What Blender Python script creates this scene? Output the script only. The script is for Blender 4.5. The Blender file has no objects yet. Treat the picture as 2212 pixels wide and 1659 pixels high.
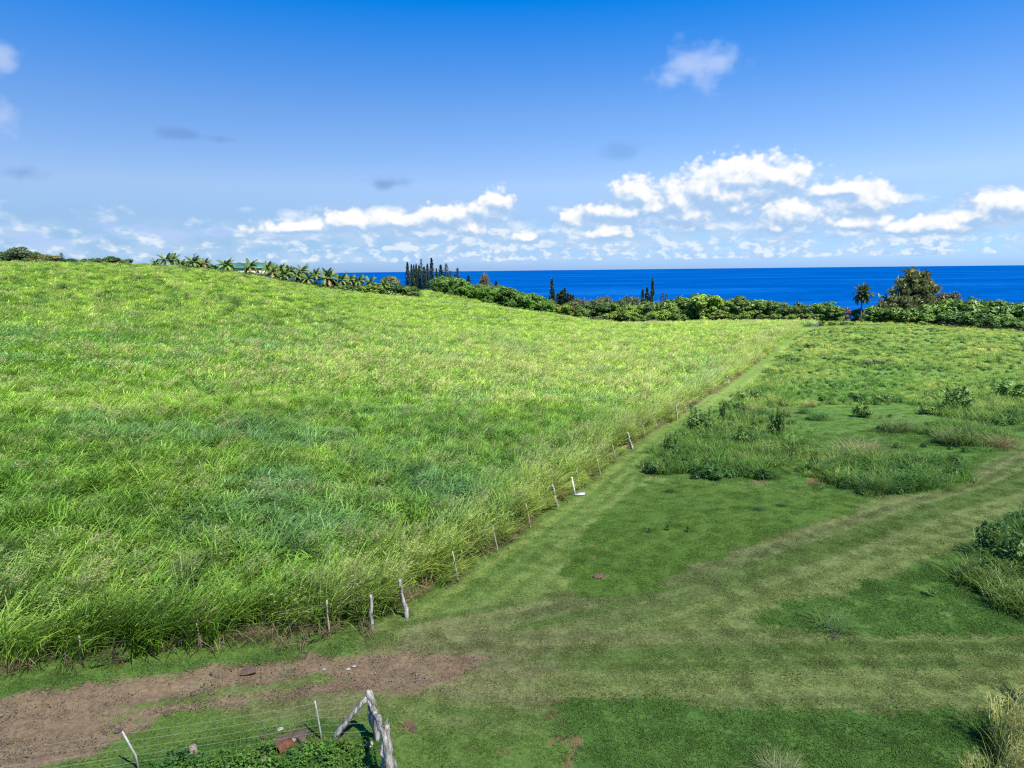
import bpy, math, random
import numpy as np
from mathutils import Vector, Matrix

# ------------------------------------------------------------------ camera
F, CX, CY = 1494.0, 1106.0, 829.5            # focal length and centre, in the survey's 2212 x 1659 grid
PITCH, ROLL, CAMZ = math.radians(9.42), math.radians(0.65), 14.0
_U0 = np.array([0, math.sin(PITCH), math.cos(PITCH)])
FWD = np.array([0, math.cos(PITCH), -math.sin(PITCH)])
_R0 = np.array([1.0, 0, 0])
RIGHT = math.cos(ROLL) * _R0 - math.sin(ROLL) * _U0
UP = math.cos(ROLL) * _U0 + math.sin(ROLL) * _R0
CAM = np.array([0, 0, CAMZ])
scene = bpy.context.scene
COL = scene.collection
cd = bpy.data.cameras.new('camera')
cam = bpy.data.objects.new('camera', cd)
COL.objects.link(cam)
cd.sensor_width = 36.0
cd.lens = 36.0 * F / 2212.0
cd.clip_start, cd.clip_end = 0.5, 120000
cam.matrix_world = Matrix(((RIGHT[0], UP[0], -FWD[0], 0), (RIGHT[1], UP[1], -FWD[1], 0),
                           (RIGHT[2], UP[2], -FWD[2], CAMZ), (0, 0, 0, 1)))
scene.camera = cam

# ------------------------------------------------------------------ exposure, sun
scene.view_settings.view_transform = 'Standard'
scene.view_settings.look = 'None'
scene.view_settings.exposure = 1.5
scene.view_settings.gamma = 1.0
scene.view_settings.use_curve_mapping = False
scene.cycles.max_bounces = 5
scene.cycles.diffuse_bounces = 3
scene.cycles.transmission_bounces = 3
scene.cycles.transparent_max_bounces = 8
scene.cycles.volume_bounces = 0
scene.cycles.use_denoising = False
scene.cycles.filter_width = 1.2
SUN_EL, SUN_AZ = math.radians(55), math.radians(138)      # azimuth from +Y (view direction), clockwise
SUN = np.array([math.cos(SUN_EL) * math.sin(SUN_AZ), math.cos(SUN_EL) * math.cos(SUN_AZ), math.sin(SUN_EL)])
sl = bpy.data.lights.new('sun', 'SUN')
sl.energy, sl.angle, sl.color = 5.0, math.radians(0.5), (1.0, 0.955, 0.86)
so = bpy.data.objects.new('sun', sl)
so.rotation_euler = Vector(SUN).to_track_quat('Z', 'Y').to_euler()
COL.objects.link(so)

def rays(px, py):
    x = (np.asarray(px, float) - CX) / F
    y = -(np.asarray(py, float) - CY) / F
    return FWD + np.multiply.outer(x, RIGHT) + np.multiply.outer(y, UP)
def at(px, py, Y):
    d = rays(px, py)
    return CAM + d * (Y / d[1])
def project(P):
    v = P - CAM
    dep = np.maximum(v @ FWD, 1e-3)
    return CX + F * (v @ RIGHT) / dep, CY - F * (v @ UP) / dep
def ang(px, py):
    d = rays(px, py)
    return math.degrees(math.atan2(d[0], d[1])), math.degrees(math.atan2(d[2], math.hypot(d[0], d[1])))

# ------------------------------------------------------------------ sky and its clouds (world shader)
world = bpy.data.worlds.new('World')
scene.world = world
world.use_nodes = True
wt = world.node_tree
wt.nodes.clear()

class NT:
    def __init__(s, t): s.t = t
    def n(s, typ, **kw):
        nd = s.t.nodes.new(typ)
        for k, v in kw.items(): setattr(nd, k, v)
        return nd
    def link(s, a, b): s.t.links.new(a, b)
    def put(s, sock, v):
        if isinstance(v, bpy.types.NodeSocket): s.t.links.new(v, sock)
        elif v is not None: sock.default_value = v
    def m(s, op, a, b=None, c=None, clamp=False):
        nd = s.n('ShaderNodeMath', operation=op, use_clamp=clamp)
        s.put(nd.inputs[0], a)
        if b is not None: s.put(nd.inputs[1], b)
        if c is not None: s.put(nd.inputs[2], c)
        return nd.outputs[0]
    def rng(s, v, a, b, c=0.0, d=1.0, kind='SMOOTHSTEP'):
        nd = s.n('ShaderNodeMapRange', interpolation_type=kind)
        s.put(nd.inputs[0], v)
        for i, q in enumerate((a, b, c, d)): nd.inputs[1 + i].default_value = q
        return nd.outputs[0]
    def mix(s, f, a, b, mode='MIX'):
        nd = s.n('ShaderNodeMix', data_type='RGBA', blend_type=mode)
        s.put(nd.inputs[0], f)
        for i, q in ((6, a), (7, b)):
            s.put(nd.inputs[i], (*q, 1) if isinstance(q, tuple) and len(q) == 3 else q)
        return nd.outputs[2]
    def noise(s, vec, scale, detail=4, rough=0.5, dist=0.0, dim='3D'):
        nd = s.n('ShaderNodeTexNoise', noise_dimensions=dim)
        s.put(nd.inputs['Vector'], vec)
        nd.inputs['Scale'].default_value = scale
        nd.inputs['Detail'].default_value = detail
        nd.inputs['Roughness'].default_value = rough
        nd.inputs['Distortion'].default_value = dist
        return nd.outputs[0]
    def xyz(s, x, y, z=0.0):
        nd = s.n('ShaderNodeCombineXYZ')
        for i, q in enumerate((x, y, z)): s.put(nd.inputs[i], q)
        return nd.outputs[0]
    def ramp(s, v, stops, interp='LINEAR'):
        nd = s.n('ShaderNodeValToRGB')
        nd.color_ramp.interpolation = interp
        el = nd.color_ramp.elements
        while len(el) < len(stops): el.new(0.5)
        for e, (p, c) in zip(el, stops): e.position, e.color = p, (*c, 1)
        s.put(nd.inputs[0], v)
        return nd.outputs[0]

SKY_STRENGTH = 0.05
W = NT(wt)
tc = W.n('ShaderNodeTexCoord')
sep = W.n('ShaderNodeSeparateXYZ')
W.link(tc.outputs['Generated'], sep.inputs[0])
az = W.m('MULTIPLY', W.m('ARCTAN2', sep.outputs[0], sep.outputs[1]), 57.29578)
elv = W.m('MULTIPLY', W.m('ARCSINE', sep.outputs[2]), 57.29578)
sky = W.n('ShaderNodeTexSky', sky_type='NISHITA', sun_disc=False)
sky.sun_elevation, sky.sun_rotation = SUN_EL, -SUN_AZ
sky.altitude, sky.air_density, sky.dust_density, sky.ozone_density = 200, 1.0, 0.6, 2.0
# richer blue with height, as in the photograph's clear trade-wind sky
tint = W.ramp(W.m('DIVIDE', W.m('MAXIMUM', elv, 0.0), 40.0),
              [(0.0, (0.50, 0.80, 1.58)), (0.02, (0.50, 0.79, 1.50)), (0.05, (0.47, 0.70, 1.18)), (0.10, (0.55, 0.71, 1.05)), (0.1625, (0.77, 0.855, 1.10)), (0.30, (0.525, 0.80, 1.18)),
               (0.49, (0.0, 0.665, 1.41)), (1.0, (0.0, 0.60, 1.32))])
skyc = W.mix(1.0, sky.outputs[0], tint, 'MULTIPLY')

def cloud_group():
    g = bpy.data.node_groups.new('cloud_field', 'ShaderNodeTree')
    g.interface.new_socket('u', in_out='INPUT', socket_type='NodeSocketFloat')
    g.interface.new_socket('v', in_out='INPUT', socket_type='NodeSocketFloat')
    g.interface.new_socket('heap', in_out='OUTPUT', socket_type='NodeSocketFloat')
    g.interface.new_socket('low', in_out='OUTPUT', socket_type='NodeSocketFloat')
    g.interface.new_socket('high', in_out='OUTPUT', socket_type='NodeSocketFloat')
    G = NT(g)
    gi, go = G.n('NodeGroupInput'), G.n('NodeGroupOutput')
    u, v = gi.outputs[0], gi.outputs[1]
    p = G.xyz(u, G.m('MULTIPLY', v, 1.25))
    wob = G.n('ShaderNodeTexNoise', noise_dimensions='2D')
    G.put(wob.inputs['Vector'], p)
    wob.inputs['Scale'].default_value, wob.inputs['Detail'].default_value = 0.55, 3
    sc = G.n('ShaderNodeSeparateColor')
    G.link(wob.outputs['Color'], sc.inputs[0])
    uu = G.m('ADD', u, G.m('MULTIPLY', G.m('SUBTRACT', sc.outputs[0], 0.5), 1.1))
    vv = G.m('ADD', v, G.m('MULTIPLY', G.m('SUBTRACT', sc.outputs[1], 0.5), 0.9))
    blobs = [(1600, 392, 112, 42), (1540, 418, 85, 38), (1690, 385, 62, 28), (1470, 440, 52, 38), (1372, 424, 58, 34), (1330, 462, 88, 18),
             (1235, 476, 26, 17), (1700, 466, 60, 33), (1668, 492, 40, 14), (1822, 412, 74, 20), (1880, 438, 46, 28), (1590, 452, 34, 22), (1560, 425, 90, 26), (1420, 452, 55, 20), (1640, 410, 80, 26),
             (2175, 444, 58, 24), (2110, 470, 40, 14), (1072, 436, 34, 24), (1046, 462, 46, 24), (960, 474, 84, 24), (860, 482, 92, 22),
             (760, 480, 66, 20), (1020, 495, 30, 16), (650, 494, 92, 13), (1320, 505, 50, 15), (1480, 470, 60, 22), (1975, 495, 60, 18),
             (1850, 482, 60, 14), (1130, 512, 34, 12), (2060, 488, 40, 18)]
    acc = hs = ws = None
    for (bx, by, rx, ry) in blobs:
        a0, e0 = ang(bx, by)
        sa, se = rx / F * 57.3 * 1.05, ry / F * 57.3 * 1.22
        dx = G.m('DIVIDE', G.m('SUBTRACT', uu, a0), sa)
        dy0 = G.m('DIVIDE', G.m('SUBTRACT', vv, e0), se)
        dy = G.m('MAXIMUM', dy0, G.m('MULTIPLY', dy0, -1.25))
        q = G.m('SUBTRACT', 1.0, G.m('SQRT', G.m('MULTIPLY_ADD', dx, dx, G.m('MULTIPLY', dy, dy))))
        w = G.m('POWER', G.m('MAXIMUM', G.m('ADD', q, 0.35), 0.001), 2.0)
        hw = G.m('MULTIPLY', w, dy0)
        acc = q if acc is None else G.m('SMOOTH_MAX', acc, q, 0.25)
        hs = hw if hs is None else G.m('ADD', hs, hw)
        ws = w if ws is None else G.m('ADD', ws, w)
    high = G.m('DIVIDE', hs, ws)
    det = G.noise(p, 1.0, 10, 0.58, 0.0, '2D')
    vo = []
    for sc_ in (0.75, 1.7):
        v_ = G.n('ShaderNodeTexVoronoi', voronoi_dimensions='2D', feature='SMOOTH_F1')
        wv = G.n('ShaderNodeVectorMath', operation='MULTIPLY_ADD')
        G.link(wob.outputs['Color'], wv.inputs[0])
        wv.inputs[1].default_value = (0.9, 0.9, 0)
        G.link(p, wv.inputs[2])
        G.link(wv.outputs[0], v_.inputs['Vector'])
        v_.inputs['Scale'].default_value = sc_
        v_.inputs['Smoothness'].default_value = 0.35
        vo.append(v_.outputs['Distance'])
    puff = G.m('ADD', G.m('MULTIPLY_ADD', vo[0], -0.40, 0.20), G.m('MULTIPLY_ADD', vo[1], -0.34, 0.17))
    heap = G.m('MULTIPLY_ADD', G.m('SUBTRACT', det, 0.5), 0.78, G.m('ADD', G.m('ADD', acc, puff), 0.10))
    # rows of small trade-wind clouds seen edge-on towards the horizon
    big = G.noise(G.xyz(u, G.m('MULTIPLY', v, 1.6)), 0.17, 3, 0.5, 0.0, '2D')
    side = G.m('MULTIPLY', G.rng(u, -26, -12, 0.80, 1.0), G.m('MULTIPLY_ADD', big, 0.8, 0.60))
    low = None
    for (sc_, v0, v1, v2, v3, off, thr) in ((0.36, 2.0, 3.0, 4.6, 6.0, 3.0, 0.42), (0.62, 1.1, 1.9, 3.0, 4.2, 11.0, 0.40), (1.15, 0.25, 0.8, 1.8, 2.6, 23.0, 0.39)):
        nn = G.noise(G.xyz(G.m('ADD', u, off), G.m('MULTIPLY', v, 1.7)), sc_, 7, 0.55, 0.0, '2D')
        cv = G.m('MULTIPLY', G.rng(v, v0, v1), G.rng(v, v2, v3, 1.0, 0.0))
        l_ = G.m('ADD', G.m('MULTIPLY', nn, G.m('MULTIPLY', cv, side)), -thr)
        low = l_ if low is None else G.m('MAXIMUM', low, l_)
    G.link(heap, go.inputs[0])
    G.link(low, go.inputs[1])
    G.link(high, go.inputs[2])
    return g

cg = cloud_group()
def cloud_at(du, dv):
    nd = W.n('ShaderNodeGroup', node_tree=cg)
    W.put(nd.inputs[0], W.m('ADD', az, du))
    W.put(nd.inputs[1], W.m('ADD', elv, dv))
    return nd.outputs
c0, c1 = cloud_at(0.0, 0.0), cloud_at(0.40, 0.55)
h_alpha = W.rng(c0[0], -0.06, 0.48)
h_lit = W.rng(W.m('MULTIPLY_ADD', c0[2], 0.75, W.m('MULTIPLY', W.m('SUBTRACT', c0[0], c1[0]), 1.1)), -0.60, 0.95)
l_alpha = W.m('MULTIPLY', W.rng(c0[1], -0.02, 0.24), 0.68)
l_lit = W.rng(W.m('SUBTRACT', c0[1], c1[1]), -0.12, 0.20)
hcol = W.ramp(h_lit, [(0.0, (2.9, 4.3, 6.3)), (0.35, (4.3, 5.3, 6.7)), (0.65, (6.0, 6.4, 6.9)), (1.0, (7.3, 7.3, 7.3))])
lcol = W.ramp(l_lit, [(0.0, (2.8, 4.2, 6.4)), (1.0, (6.4, 6.8, 7.2))])
veil = W.m('MULTIPLY', W.m('MULTIPLY', W.rng(c0[0], -0.75, 0.15), W.rng(elv, 5.0, 7.0, 1.0, 0.0)), 0.55)
out = W.mix(veil, skyc, (3.1, 4.35, 6.2))
bank = W.m('MULTIPLY', W.m('MULTIPLY', W.rng(elv, 0.2, 1.0), W.rng(elv, 2.2, 4.6, 1.0, 0.0)), W.rng(W.noise(W.xyz(az, W.m('MULTIPLY', elv, 3.0)), 0.28, 5, 0.5, 0.0, '2D'), 0.40, 0.66, 0.0, 0.55))
out = W.mix(bank, out, (3.9, 5.0, 6.5))
out = W.mix(l_alpha, out, lcol)
out = W.mix(h_alpha, out, hcol)
# a few thin wisps and grey scraps higher up
wn = W.noise(W.xyz(az, W.m('MULTIPLY', elv, 1.3)), 0.42, 7, 0.5, 0.0, '2D')
for (bx, by, rx, ry, al, c) in [(1520, 142, 95, 44, 0.5, (5.21, 5.88, 7.22)), (-8, 118, 34, 26, 0.4, (6.05, 6.38, 6.89)),
                                (-2, 258, 34, 30, 0.38, (5.88, 6.22, 6.89)), (385, 290, 62, 13, 0.75, (1.25, 2.4, 4.9)),
                                (480, 300, 52, 9, 0.7, (1.25, 2.4, 4.9)), (838, 396, 52, 15, 0.9, (1.5, 2.75, 5.15)),
                                (35, 373, 44, 15, 0.9, (1.6, 2.8, 5.15)), (1345, 322, 60, 22, 0.4, (1.2, 2.5, 5.2)),
                                (1010, 394, 20, 6, 0.7, (2.69, 4.2, 6.64)), (480, 407, 20, 5, 0.7, (2.77, 4.28, 6.72)),
                                (1160, 436, 45, 6, 0.8, (2.77, 4.28, 6.72)), (230, 488, 42, 12, 1.0, (2.86, 4.2, 6.64)),
                                (205, 510, 30, 10, 1.0, (2.94, 4.28, 6.64)), (300, 495, 22, 12, 1.0, (3.02, 4.28, 6.72)),
                                (390, 505, 52, 18, 1.0, (3.28, 4.45, 6.72)), (470, 500, 30, 9, 1.0, (3.02, 4.28, 6.72)),
                                (55, 515, 45, 14, 1.0, (3.11, 4.37, 6.72)), (125, 526, 35, 10, 1.0, (3.19, 4.45, 6.72)),
                                (1985, 395, 60, 8, 0.5, (2.86, 4.37, 6.72))]:
    a0, e0 = ang(bx, by)
    dx = W.m('DIVIDE', W.m('SUBTRACT', az, a0), rx / F * 57.3)
    dy = W.m('DIVIDE', W.m('SUBTRACT', elv, e0), ry / F * 57.3)
    q = W.m('SUBTRACT', 1.0, W.m('SQRT', W.m('MULTIPLY_ADD', dx, dx, W.m('MULTIPLY', dy, dy))))
    q = W.m('MULTIPLY_ADD', W.m('SUBTRACT', wn, 0.5), 2.0, q)
    out = W.mix(W.m('MULTIPLY', W.rng(q, -0.15, 1.0), al), out, c)
bg = W.n('ShaderNodeBackground')
W.link(out, bg.inputs[0])
bg.inputs[1].default_value = SKY_STRENGTH
wo = W.n('ShaderNodeOutputWorld')
W.link(bg.outputs[0], wo.inputs[0])
world.cycles.sampling_method = 'MANUAL'
world.cycles.sample_map_resolution = 512

# ------------------------------------------------------------------ numeric helpers
RNG = np.random.default_rng(7)
random.seed(7)
def vnoise(x, y, seed=0):
    xi, yi = np.floor(x).astype(np.int64), np.floor(y).astype(np.int64)
    fx, fy = x - xi, y - yi
    fx, fy = fx * fx * (3 - 2 * fx), fy * fy * (3 - 2 * fy)
    def h(i, j):
        n = (i * 374761393 + j * 668265263 + seed * 974711) & 0x7fffffff
        n = ((n ^ (n >> 13)) * 1274126177) & 0x7fffffff
        return ((n ^ (n >> 16)) & 0xffff) / 65535.0
    return (h(xi, yi) * (1 - fx) + h(xi + 1, yi) * fx) * (1 - fy) + (h(xi, yi + 1) * (1 - fx) + h(xi + 1, yi + 1) * fx) * fy
def fbm(x, y, seed=0, oct=4):
    s, a, t = 0.0, 1.0, 0.0
    for k in range(oct):
        s = s + a * vnoise(x * 2 ** k + 17.3 * k, y * 2 ** k - 9.1 * k, seed + k)
        t += a
        a *= 0.55
    return s / t
def sstep(a, b, x):
    t = np.clip((x - a) / (b - a), 0, 1)
    return t * t * (3 - 2 * t)
def inpoly(x, y, poly):
    r = np.zeros(np.shape(x), bool)
    n = len(poly)
    for i in range(n):
        (x0, y0), (x1, y1) = poly[i][:2], poly[(i + 1) % n][:2]
        if y0 == y1: continue
        c = (y0 > y) != (y1 > y)
        r ^= c & (x < (x1 - x0) * (y - y0) / (y1 - y0) + x0)
    return r

# ------------------------------------------------------------------ terrain shape: survey points (grid x, grid y, distance, grass height there)
CTRL = [(0, 1500, 19.5, 0), (0, 1659, 16.6, 0), (803, 1360, 24.2, 0), (979, 1254, 29, 0), (1196, 1093, 40, 0), (1357, 968, 56, 0),
        (1457, 908, 70, 0), (1571, 831, 99, 0), (1639, 782, 130, 0), (1710, 721, 184, 0), (1750, 706, 210, 0), (1106, 1659, 16.9, 0),
        (2212, 1659, 17, 0), (2212, 1300, 26.5, 0), (1700, 1200, 30.6, 0), (2212, 1000, 45.5, 0), (2212, 850, 80, .3), (2212, 760, 131, .3), (2212, 716, 186, .4),
        (1960, 699, 214, .6), (1735, 692, 226, 1.2),
        (0, 1440, 21.4, 0), (0, 1000, 38.6, 1.5), (0, 800, 71, 1.5), (0, 700, 112, 1.5), (0, 640, 150, 1.4), (0, 600, 180, 1.3), (0, 569, 212, 1.2),
        (500, 1000, 40, 1.5), (500, 800, 80, 1.5), (500, 700, 134, 1.4), (500, 640, 180, 1.3), (500, 588, 236, 1.2), (250, 572, 222, 1.2), (250, 640, 165, 1.3), (250, 700, 122, 1.4),
        (900, 1000, 43, 1.5), (900, 800, 92, 1.5), (900, 720, 150, 1.4), (900, 680, 205, 1.3), (900, 643, 262, 1.2), (700, 622, 248, 1.2),
        (1200, 800, 104, 1.5), (1200, 740, 156, 1.4), (1270, 695, 226, 1.2), (1450, 693, 228, 1.2), (1450, 760, 135, 1.4),
        (1180, 673, 326, 1), (1060, 649, 322, 1), (945, 630, 318, 1), (1250, 688, 322, 1),
        (960, 648, 248, 1.1), (1040, 657, 244, 1.1), (1120, 667, 240, 1.1), (1200, 678, 235, 1.1)]
P, ZZ = [], []
for (px, py, Y, hg) in CTRL:
    q = at(px, py, Y)
    P.append(q[:2])
    ZZ.append(q[2] - hg)
for (px, py, Y) in [(985, 657, 284), (1060, 672, 284), (1140, 686, 282), (1215, 700, 280)]:
    q = at(px, py, Y)
    P.append(q[:2])
    ZZ.append(q[2] - 2.0)
for (x, y, z) in [(-260, 330, 12), (-150, 330, 9), (-60, 330, 4), (60, 330, -13), (160, 330, -13), (220, 260, -9), (120, 285, -6.5), (-260, 240, 19), (-220, 120, 9), (176, 238, -12.5), (150, 240, -9.5), (128, 238, -6.8), (200, 205, -11),
                  (-60, 5, 1.2), (60, 0, 0.6), (0, -30, 0.8), (-60, -60, 1.0), (70, -60, 0.5), (120, 60, -0.5)]:
    P.append(np.array([x, y], float))
    ZZ.append(z)
P, ZZ = np.array(P), np.array(ZZ)
def _k(r2): return 0.5 * r2 * np.log(r2 + 1e-9)
_n = len(P)
_A = np.zeros((_n + 3, _n + 3))
_A[:_n, :_n] = _k(((P[:, None] - P[None]) ** 2).sum(-1)) + np.eye(_n) * 30.0
_A[:_n, _n:] = np.c_[np.ones(_n), P]
_A[_n:, :_n] = _A[:_n, _n:].T
_Wt = np.linalg.solve(_A, np.r_[ZZ, 0, 0, 0])
def zt(x, y):
    x, y = np.asarray(x, float), np.asarray(y, float)
    sh = np.broadcast(x, y).shape
    X, Yr = np.broadcast_to(x, sh).ravel(), np.broadcast_to(y, sh).ravel()
    xc, yc = np.clip(X, -260, 220), np.clip(Yr, -60, 330)
    o = np.empty(len(X))
    for i in range(0, len(X), 20000):
        s = slice(i, i + 20000)
        r2 = (xc[s, None] - P[None, :, 0]) ** 2 + (yc[s, None] - P[None, :, 1]) ** 2
        o[s] = _k(r2) @ _Wt[:_n] + _Wt[_n] + _Wt[_n + 1] * xc[s] + _Wt[_n + 2] * yc[s]
    o -= 0.085 * np.maximum(0, Yr - 330)
    o += (fbm(X / 6, Yr / 6, 3) - 0.5) * 0.25 * sstep(4, 20, Yr)
    return o.reshape(sh)
def ground(px, py):
    d = rays(px, py)
    d = d / d[1]
    ts = np.concatenate([np.arange(10, 80, 0.25), np.arange(80, 420, 1.0)])
    pts = CAM + ts[:, None] * d
    below = pts[:, 2] - zt(pts[:, 0], pts[:, 1])
    i = int(np.argmax(below <= 0)) if (below <= 0).any() else len(ts) - 1
    if i > 0 and below[i] <= 0:
        t = ts[i - 1] + (ts[i] - ts[i - 1]) * below[i - 1] / (below[i - 1] - below[i] + 1e-9)
    else: t = ts[i]
    p = CAM + t * d
    return np.array([p[0], p[1], float(zt(p[0], p[1]))])
def spot(px, Y):
    """ground point straight along the bearing of grid column px, Y metres out"""
    d = rays(px, 700)
    x = d[0] / d[1] * Y
    return np.array([x, Y, float(zt(x, Y))])

# ------------------------------------------------------------------ object helpers
def mesh(name, V, faces, mat=None, col=None, smooth=False, cname='Col'):
    me = bpy.data.meshes.new(name)
    V = np.asarray(V, np.float32).reshape(-1, 3)
    if isinstance(faces, np.ndarray):
        nf, k = faces.shape
        tot, starts, loops = np.full(nf, k, np.int32), np.arange(nf, dtype=np.int32) * k, faces.astype(np.int32).ravel()
    else:
        tot = np.array([len(f) for f in faces], np.int32)
        starts = np.r_[0, np.cumsum(tot)[:-1]].astype(np.int32)
        loops = np.array([i for f in faces for i in f], np.int32)
    me.vertices.add(len(V))
    me.vertices.foreach_set('co', V.ravel())
    me.loops.add(len(loops))
    me.loops.foreach_set('vertex_index', loops)
    me.polygons.add(len(tot))
    me.polygons.foreach_set('loop_start', starts)
    if smooth: me.polygons.foreach_set('use_smooth', np.ones(len(tot), bool))
    me.update(calc_edges=True)
    me.validate()
    if col is not None:
        a = me.color_attributes.new(cname, 'FLOAT_COLOR', 'POINT')
        c = np.ones((len(V), 4), np.float32)
        c[:, :3] = np.asarray(col, np.float32).reshape(-1, 3) if np.ndim(col) > 1 else col
        a.data.foreach_set('color', c.ravel())
    if mat: me.materials.append(mat)
    return me
def obj(name, me, parent=None, loc=None, rot=None, scl=None):
    o = bpy.data.objects.new(name, me)
    COL.objects.link(o)
    if parent is not None: o.parent = parent
    if loc is not None: o.location = [float(v) for v in loc]
    if rot is not None: o.rotation_euler = rot
    if scl is not None: o.scale = scl if hasattr(scl, '__len__') else (scl, scl, scl)
    return o
def tag(o, label=None, cat=None, group=None, kind=None):
    for k, v in (('label', label), ('category', cat), ('group', group), ('kind', kind)):
        if v: o[k] = v
    return o
def thing(name, label, cat, loc, rotz=0.0, scl=1.0, group=None):
    o = obj(name, None, None, loc, (0, 0, rotz), scl)
    o.empty_display_size = 0.3
    return tag(o, label, cat, group)
class MB:
    """collects vertices, faces and colours for one mesh"""
    def __init__(s): s.V, s.Fc, s.C, s.n = [], [], [], 0
    def add(s, V, Fs, c=(1, 1, 1)):
        V = np.asarray(V, float).reshape(-1, 3)
        s.V.append(V)
        s.Fc += [tuple(i + s.n for i in f) for f in Fs]
        s.C.append(np.asarray(c, float) if np.ndim(c) > 1 else np.tile(np.asarray(c, float), (len(V), 1)))
        s.n += len(V)
        return s
    def box(s, c, d, col=(1, 1, 1), M=None):
        v = np.array([(x, y, z) for x in (-.5, .5) for y in (-.5, .5) for z in (-.5, .5)]) * np.array(d)
        if M is not None: v = v @ np.array(M).T
        return s.add(v + np.array(c), [(0, 1, 3, 2), (4, 6, 7, 5), (0, 4, 5, 1), (2, 3, 7, 6), (0, 2, 6, 4), (1, 5, 7, 3)], col)
    def tube(s, pts, rad, k=8, rough=0.0, col=(1, 1, 1), cap=True, seed=0):
        pts = np.asarray(pts, float)
        r = np.random.default_rng(seed)
        rad = np.broadcast_to(np.asarray(rad, float), len(pts))
        T = np.gradient(pts, axis=0)
        T /= np.linalg.norm(T, axis=1)[:, None] + 1e-12
        V = []
        lob = 1 + rough * r.normal(size=k)
        for i in range(len(pts)):
            a = np.cross(T[i], (0.31, 0.92, 0.11))
            a /= np.linalg.norm(a)
            b = np.cross(T[i], a)
            th = np.arange(k) / k * 2 * np.pi
            rr = rad[i] * lob * (1 + 0.5 * rough * r.normal(size=k))
            V += list(pts[i] + (np.cos(th) * rr)[:, None] * a + (np.sin(th) * rr)[:, None] * b)
        Fs = [(i * k + j, i * k + (j + 1) % k, (i + 1) * k + (j + 1) % k, (i + 1) * k + j) for i in range(len(pts) - 1) for j in range(k)]
        if cap: Fs += [tuple(range(k))[::-1], tuple((len(pts) - 1) * k + j for j in range(k))]
        return s.add(V, Fs, col)
    def mesh(s, name, mat, smooth=False): return mesh(name, np.concatenate(s.V), s.Fc, mat, np.concatenate(s.C), smooth)
    def build(s, name, mat, parent=None, smooth=False, **kw): return obj(name, s.mesh(name, mat, smooth), parent, **kw)

# ------------------------------------------------------------------ materials
def material(name):
    m = bpy.data.materials.new(name)
    m.use_nodes = True
    m.node_tree.nodes.clear()
    N = NT(m.node_tree)
    o = N.n('ShaderNodeOutputMaterial')
    return m, N, o
def principled(N, color, rough=0.8, spec=0.25, normal=None, metal=0.0):
    p = N.n('ShaderNodeBsdfPrincipled')
    N.put(p.inputs['Base Color'], (*color, 1) if isinstance(color, tuple) and len(color) == 3 else color)
    N.put(p.inputs['Roughness'], rough)
    p.inputs['Specular IOR Level'].default_value = spec
    p.inputs['Metallic'].default_value = metal
    if normal is not None: N.link(normal, p.inputs['Normal'])
    return p
def bump(N, h, strength, dist):
    b = N.n('ShaderNodeBump')
    b.inputs['Strength'].default_value, b.inputs['Distance'].default_value = strength, dist
    N.put(b.inputs['Height'], h)
    return b.outputs[0]
def attr(N, name, typ='GEOMETRY'):
    return N.n('ShaderNodeAttribute', attribute_name=name, attribute_type=typ)
def leafy(name, trans=0.4, spec=0.25, rough=0.5, inst=False):
    """leaf blade: colour of the mesh times the colour of the plant it grows on, light passes through it"""
    m, N, o = material(name)
    c = attr(N, 'Col').outputs['Color']
    oi = N.n('ShaderNodeObjectInfo')
    t = attr(N, 'tint', 'INSTANCER').outputs['Color'] if inst else oi.outputs['Color']
    c = N.mix(1.0, c, t, 'MULTIPLY')
    r = N.m('MULTIPLY_ADD', oi.outputs['Random'], 0.34, 0.83)
    hs = N.n('ShaderNodeHueSaturation')
    N.link(c, hs.inputs['Color'])
    N.link(r, hs.inputs['Value'])
    p = principled(N, hs.outputs[0], rough, spec)
    tr = N.n('ShaderNodeBsdfTranslucent')
    N.link(hs.outputs[0], tr.inputs[0])
    mx = N.n('ShaderNodeMixShader')
    mx.inputs[0].default_value = trans
    N.link(p.outputs[0], mx.inputs[1])
    N.link(tr.outputs[0], mx.inputs[2])
    N.link(mx.outputs[0], o.inputs[0])
    return m
M_GRASS = leafy('grass_blade', 0.42, 0.25, 0.45, inst=True)
M_TURF = leafy('turf_blade', 0.48, 0.10, 0.8, inst=True)
M_LEAF = leafy('tree_leaf', 0.30, 0.30, 0.5)
def noisy(name, stops, scale, rough=0.85, bumps=0.4, bd=0.02, stretch=(1, 1, 1), detail=6, spec=0.2, coord='Object'):
    m, N, o = material(name)
    t = N.n('ShaderNodeTexCoord').outputs[coord]
    mp = N.n('ShaderNodeMapping')
    mp.inputs['Scale'].default_value = stretch
    N.link(t, mp.inputs[0])
    f = N.noise(mp.outputs[0], scale, detail, 0.62)
    c = N.ramp(f, stops)
    f2 = N.noise(mp.outputs[0], scale * 3.7, 4, 0.6)
    N.link(principled(N, c, rough, spec, bump(N, f2, bumps, bd)).outputs[0], o.inputs[0])
    return m
M_WOOD = noisy('weathered_wood', [(0.30, (0.045, 0.037, 0.030)), (0.45, (0.20, 0.17, 0.14)), (0.56, (0.36, 0.34, 0.31)), (0.70, (0.60, 0.59, 0.56))], 5.5, 0.9, 0.9, 0.03, (1.6, 1.6, 0.45))
M_STAKE = noisy('dry_stake', [(0.3, (0.20, 0.175, 0.125)), (0.7, (0.40, 0.36, 0.28))], 9, 0.85, 0.4, 0.01, (2, 2, 0.4))
M_STEEL = noisy('galvanised_post', [(0.3, (0.25, 0.25, 0.22)), (0.7, (0.42, 0.42, 0.38))], 12, 0.5, 0.2, 0.004, spec=0.5)
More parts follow.
